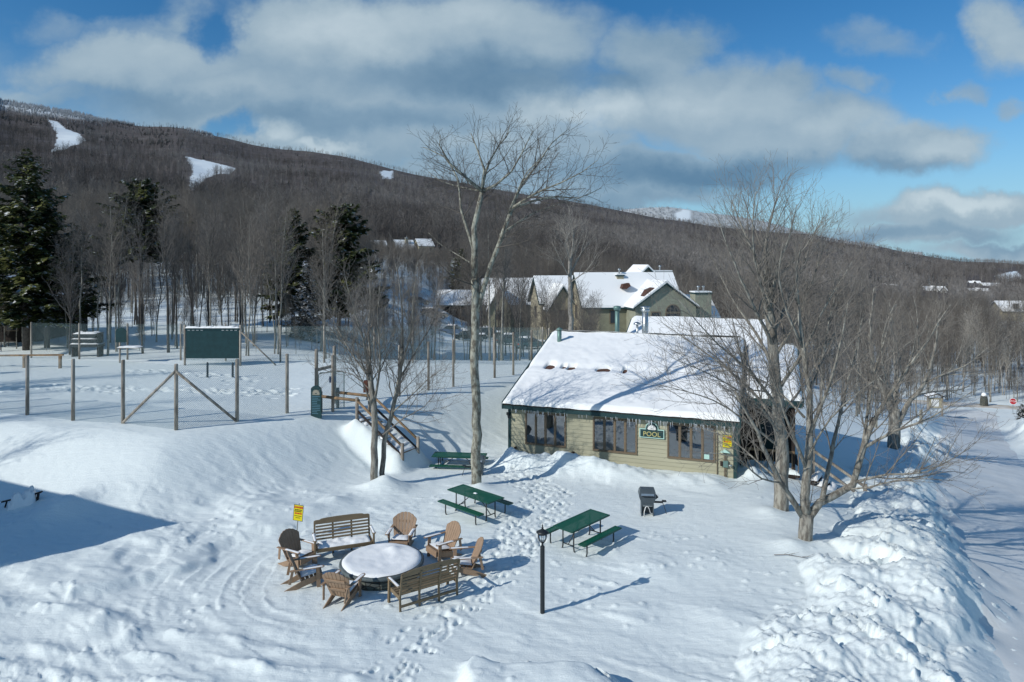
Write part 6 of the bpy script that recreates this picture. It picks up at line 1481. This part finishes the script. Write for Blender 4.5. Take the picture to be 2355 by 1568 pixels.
frost = ((ux < 330) & (v_n-v_r < 13*np.clip((330-ux)/200, .25, 1)+rs_n.normal(0, 1.6, N_))) | ((np.abs(ux-455) < 40) & (v_n-v_r < 3)) | ((ux > 1850) & (ux < 2020) & (v_n-v_r < 5) & (rs_n.uniform(0, 1, N_) < .6))
sprc = (rs_n.uniform(0, 1, N_) < np.where((ux > 1820) & (ux < 2150), .20, np.where(fbm(X_n/90+7, yl/200, 3, 78) > .2, .10, .008))) | ((ux < 420) & (v_n-v_r < 22) & (rs_n.uniform(0, 1, N_) < .35))
pn = fbm(X_n/130, yl/260, 3, 77)+rs_n.normal(0, .16, N_); idx = np.where(pn < -.13, 2+rs_n.randint(0, 2, N_), np.where(pn > .17, 4, rs_n.randint(0, 2, N_))); idx = np.where(sprc, 7, idx); idx = np.where(frost, 5+rs_n.randint(0, 2, N_), idx)
scl = rs_n.uniform(.75, 1.2, N_)*np.where(idx == 7, .95, 1)
pts = list(zip(X_n[keep], yl[keep], Z_n[keep], scl[keep], rs_n.uniform(0, 6.28, N_)[keep], idx[keep]))
# extra frosted crests
def crest(n, u0, u1, dv):
    u = rs_n.uniform(u0, u1, n); p = (u-512)/683; Y = ridge_y(p)*rs_n.uniform(1-dv, 1.0, n); X = p*Y; Z = H(X, Y, False)
    return list(zip(X, Y, Z, rs_n.uniform(.7, 1.15, n), rs_n.uniform(0, 6.28, n), 5+rs_n.randint(0, 2, n)))
pts += crest(800, -40, 105, .09)+crest(120, 105, 135, .03)+crest(60, 185, 215, .02)
# the belt of woods between the yard and the mountain, beyond the trees built one by one
M_ = 5200; p2 = rs_n.uniform(-.86, .86, M_); y2 = np.exp(rs_n.uniform(np.log(106), np.log(300), M_)); x2 = p2*y2
ok = ~((np.abs(x2-0) < 26) & (y2 < 136)) & ~((p2 > .02) & (p2 < .36) & (y2 < 112)) & ~((p2 > .4) & (y2 < 154))
hid = (p2 > -.27) & (p2 < -.07) & (y2 > 132); ok &= ~(hid & (rs_n.uniform(0, 1, M_) < .42))
hid2 = (p2 > -.42) & (p2 < -.27) & (y2 > 150); ok &= ~(hid2 & (rs_n.uniform(0, 1, M_) < .35))
d1, _, _ = polydist(x2, y2, ROADC); d2, _, _ = polydist(x2, y2, CROSS); ok &= (d1 > 6) & (d2 > 5)
ok &= ~((np.abs(512+683*p2-1010) < 20) & (y2 > 200))
ix2 = 8+rs_n.randint(0, 4, M_); z2 = H(x2, y2, False); s2 = rs_n.uniform(.6, 1.05, M_)*np.where(hid, .36, 1)
pts += list(zip(x2[ok], y2[ok], z2[ok], s2[ok], rs_n.uniform(0, 6.28, M_)[ok], ix2[ok]))
Q_ = 700; p5 = rs_n.uniform(-.25, -.09, Q_); y5 = rs_n.uniform(134, 262, Q_); x5 = p5*y5; pts += list(zip(x5, y5, H(x5, y5, False), rs_n.uniform(.26, .48, Q_), rs_n.uniform(0, 6.28, Q_), 8+rs_n.randint(0, 4, Q_)))
# low brush at the feet of the woods on the right and round the lot
B0 = 420; p4 = rs_n.uniform(-.80, -.10, B0); y4 = rs_n.uniform(50, 115, B0); x4 = p4*y4; o4 = (court_d(x4, y4) > 1.5) | (y4 > 49); o4 &= ~((x4 > -15) & (y4 > 80)); pts += list(zip(x4[o4], y4[o4], H(x4, y4, False)[o4]-.1, rs_n.uniform(.12, .38, B0)[o4], rs_n.uniform(0, 6.28, B0)[o4], 8+rs_n.randint(0, 4, B0)[o4]))
B_ = 900; p3 = rs_n.uniform(.28, .84, B_); y3 = rs_n.uniform(62, 160, B_); x3 = p3*y3; d1, _, _ = polydist(x3, y3, ROADC); d2, _, _ = polydist(x3, y3, CROSS)
ok = (d1 > 5) & (d2 > 3.5) & ~((x3 < 36) & (y3 < 104)) & ((y3 > 104) | (p3 < .56))
pts += list(zip(x3[ok], y3[ok], H(x3, y3, False)[ok], rs_n.uniform(.16, .4, B_)[ok], rs_n.uniform(0, 6.28, B_)[ok], 8+rs_n.randint(0, 4, B_)[ok]))
instancer('forest', pts)
F_ = 2600; pf = rs_n.uniform(.1, .52, F_); yf = rs_n.uniform(4030, 4600, F_); zf = far_h(pf, yf); uf = 512+683*pf; vf = 262-683*(zf-CAM_H)/yf
ok = ~inpoly(uf, vf, [uv2(*p) for p in [(1556, 490), (1572, 478), (1590, 484), (1588, 505), (1556, 506)]])
instancer('frosted_forest', list(zip((pf*yf)[ok], yf[ok], zf[ok], rs_n.uniform(1., 1.6, F_)[ok], rs_n.uniform(0, 6.28, F_)[ok], 5+rs_n.randint(0, 2, F_)[ok])))
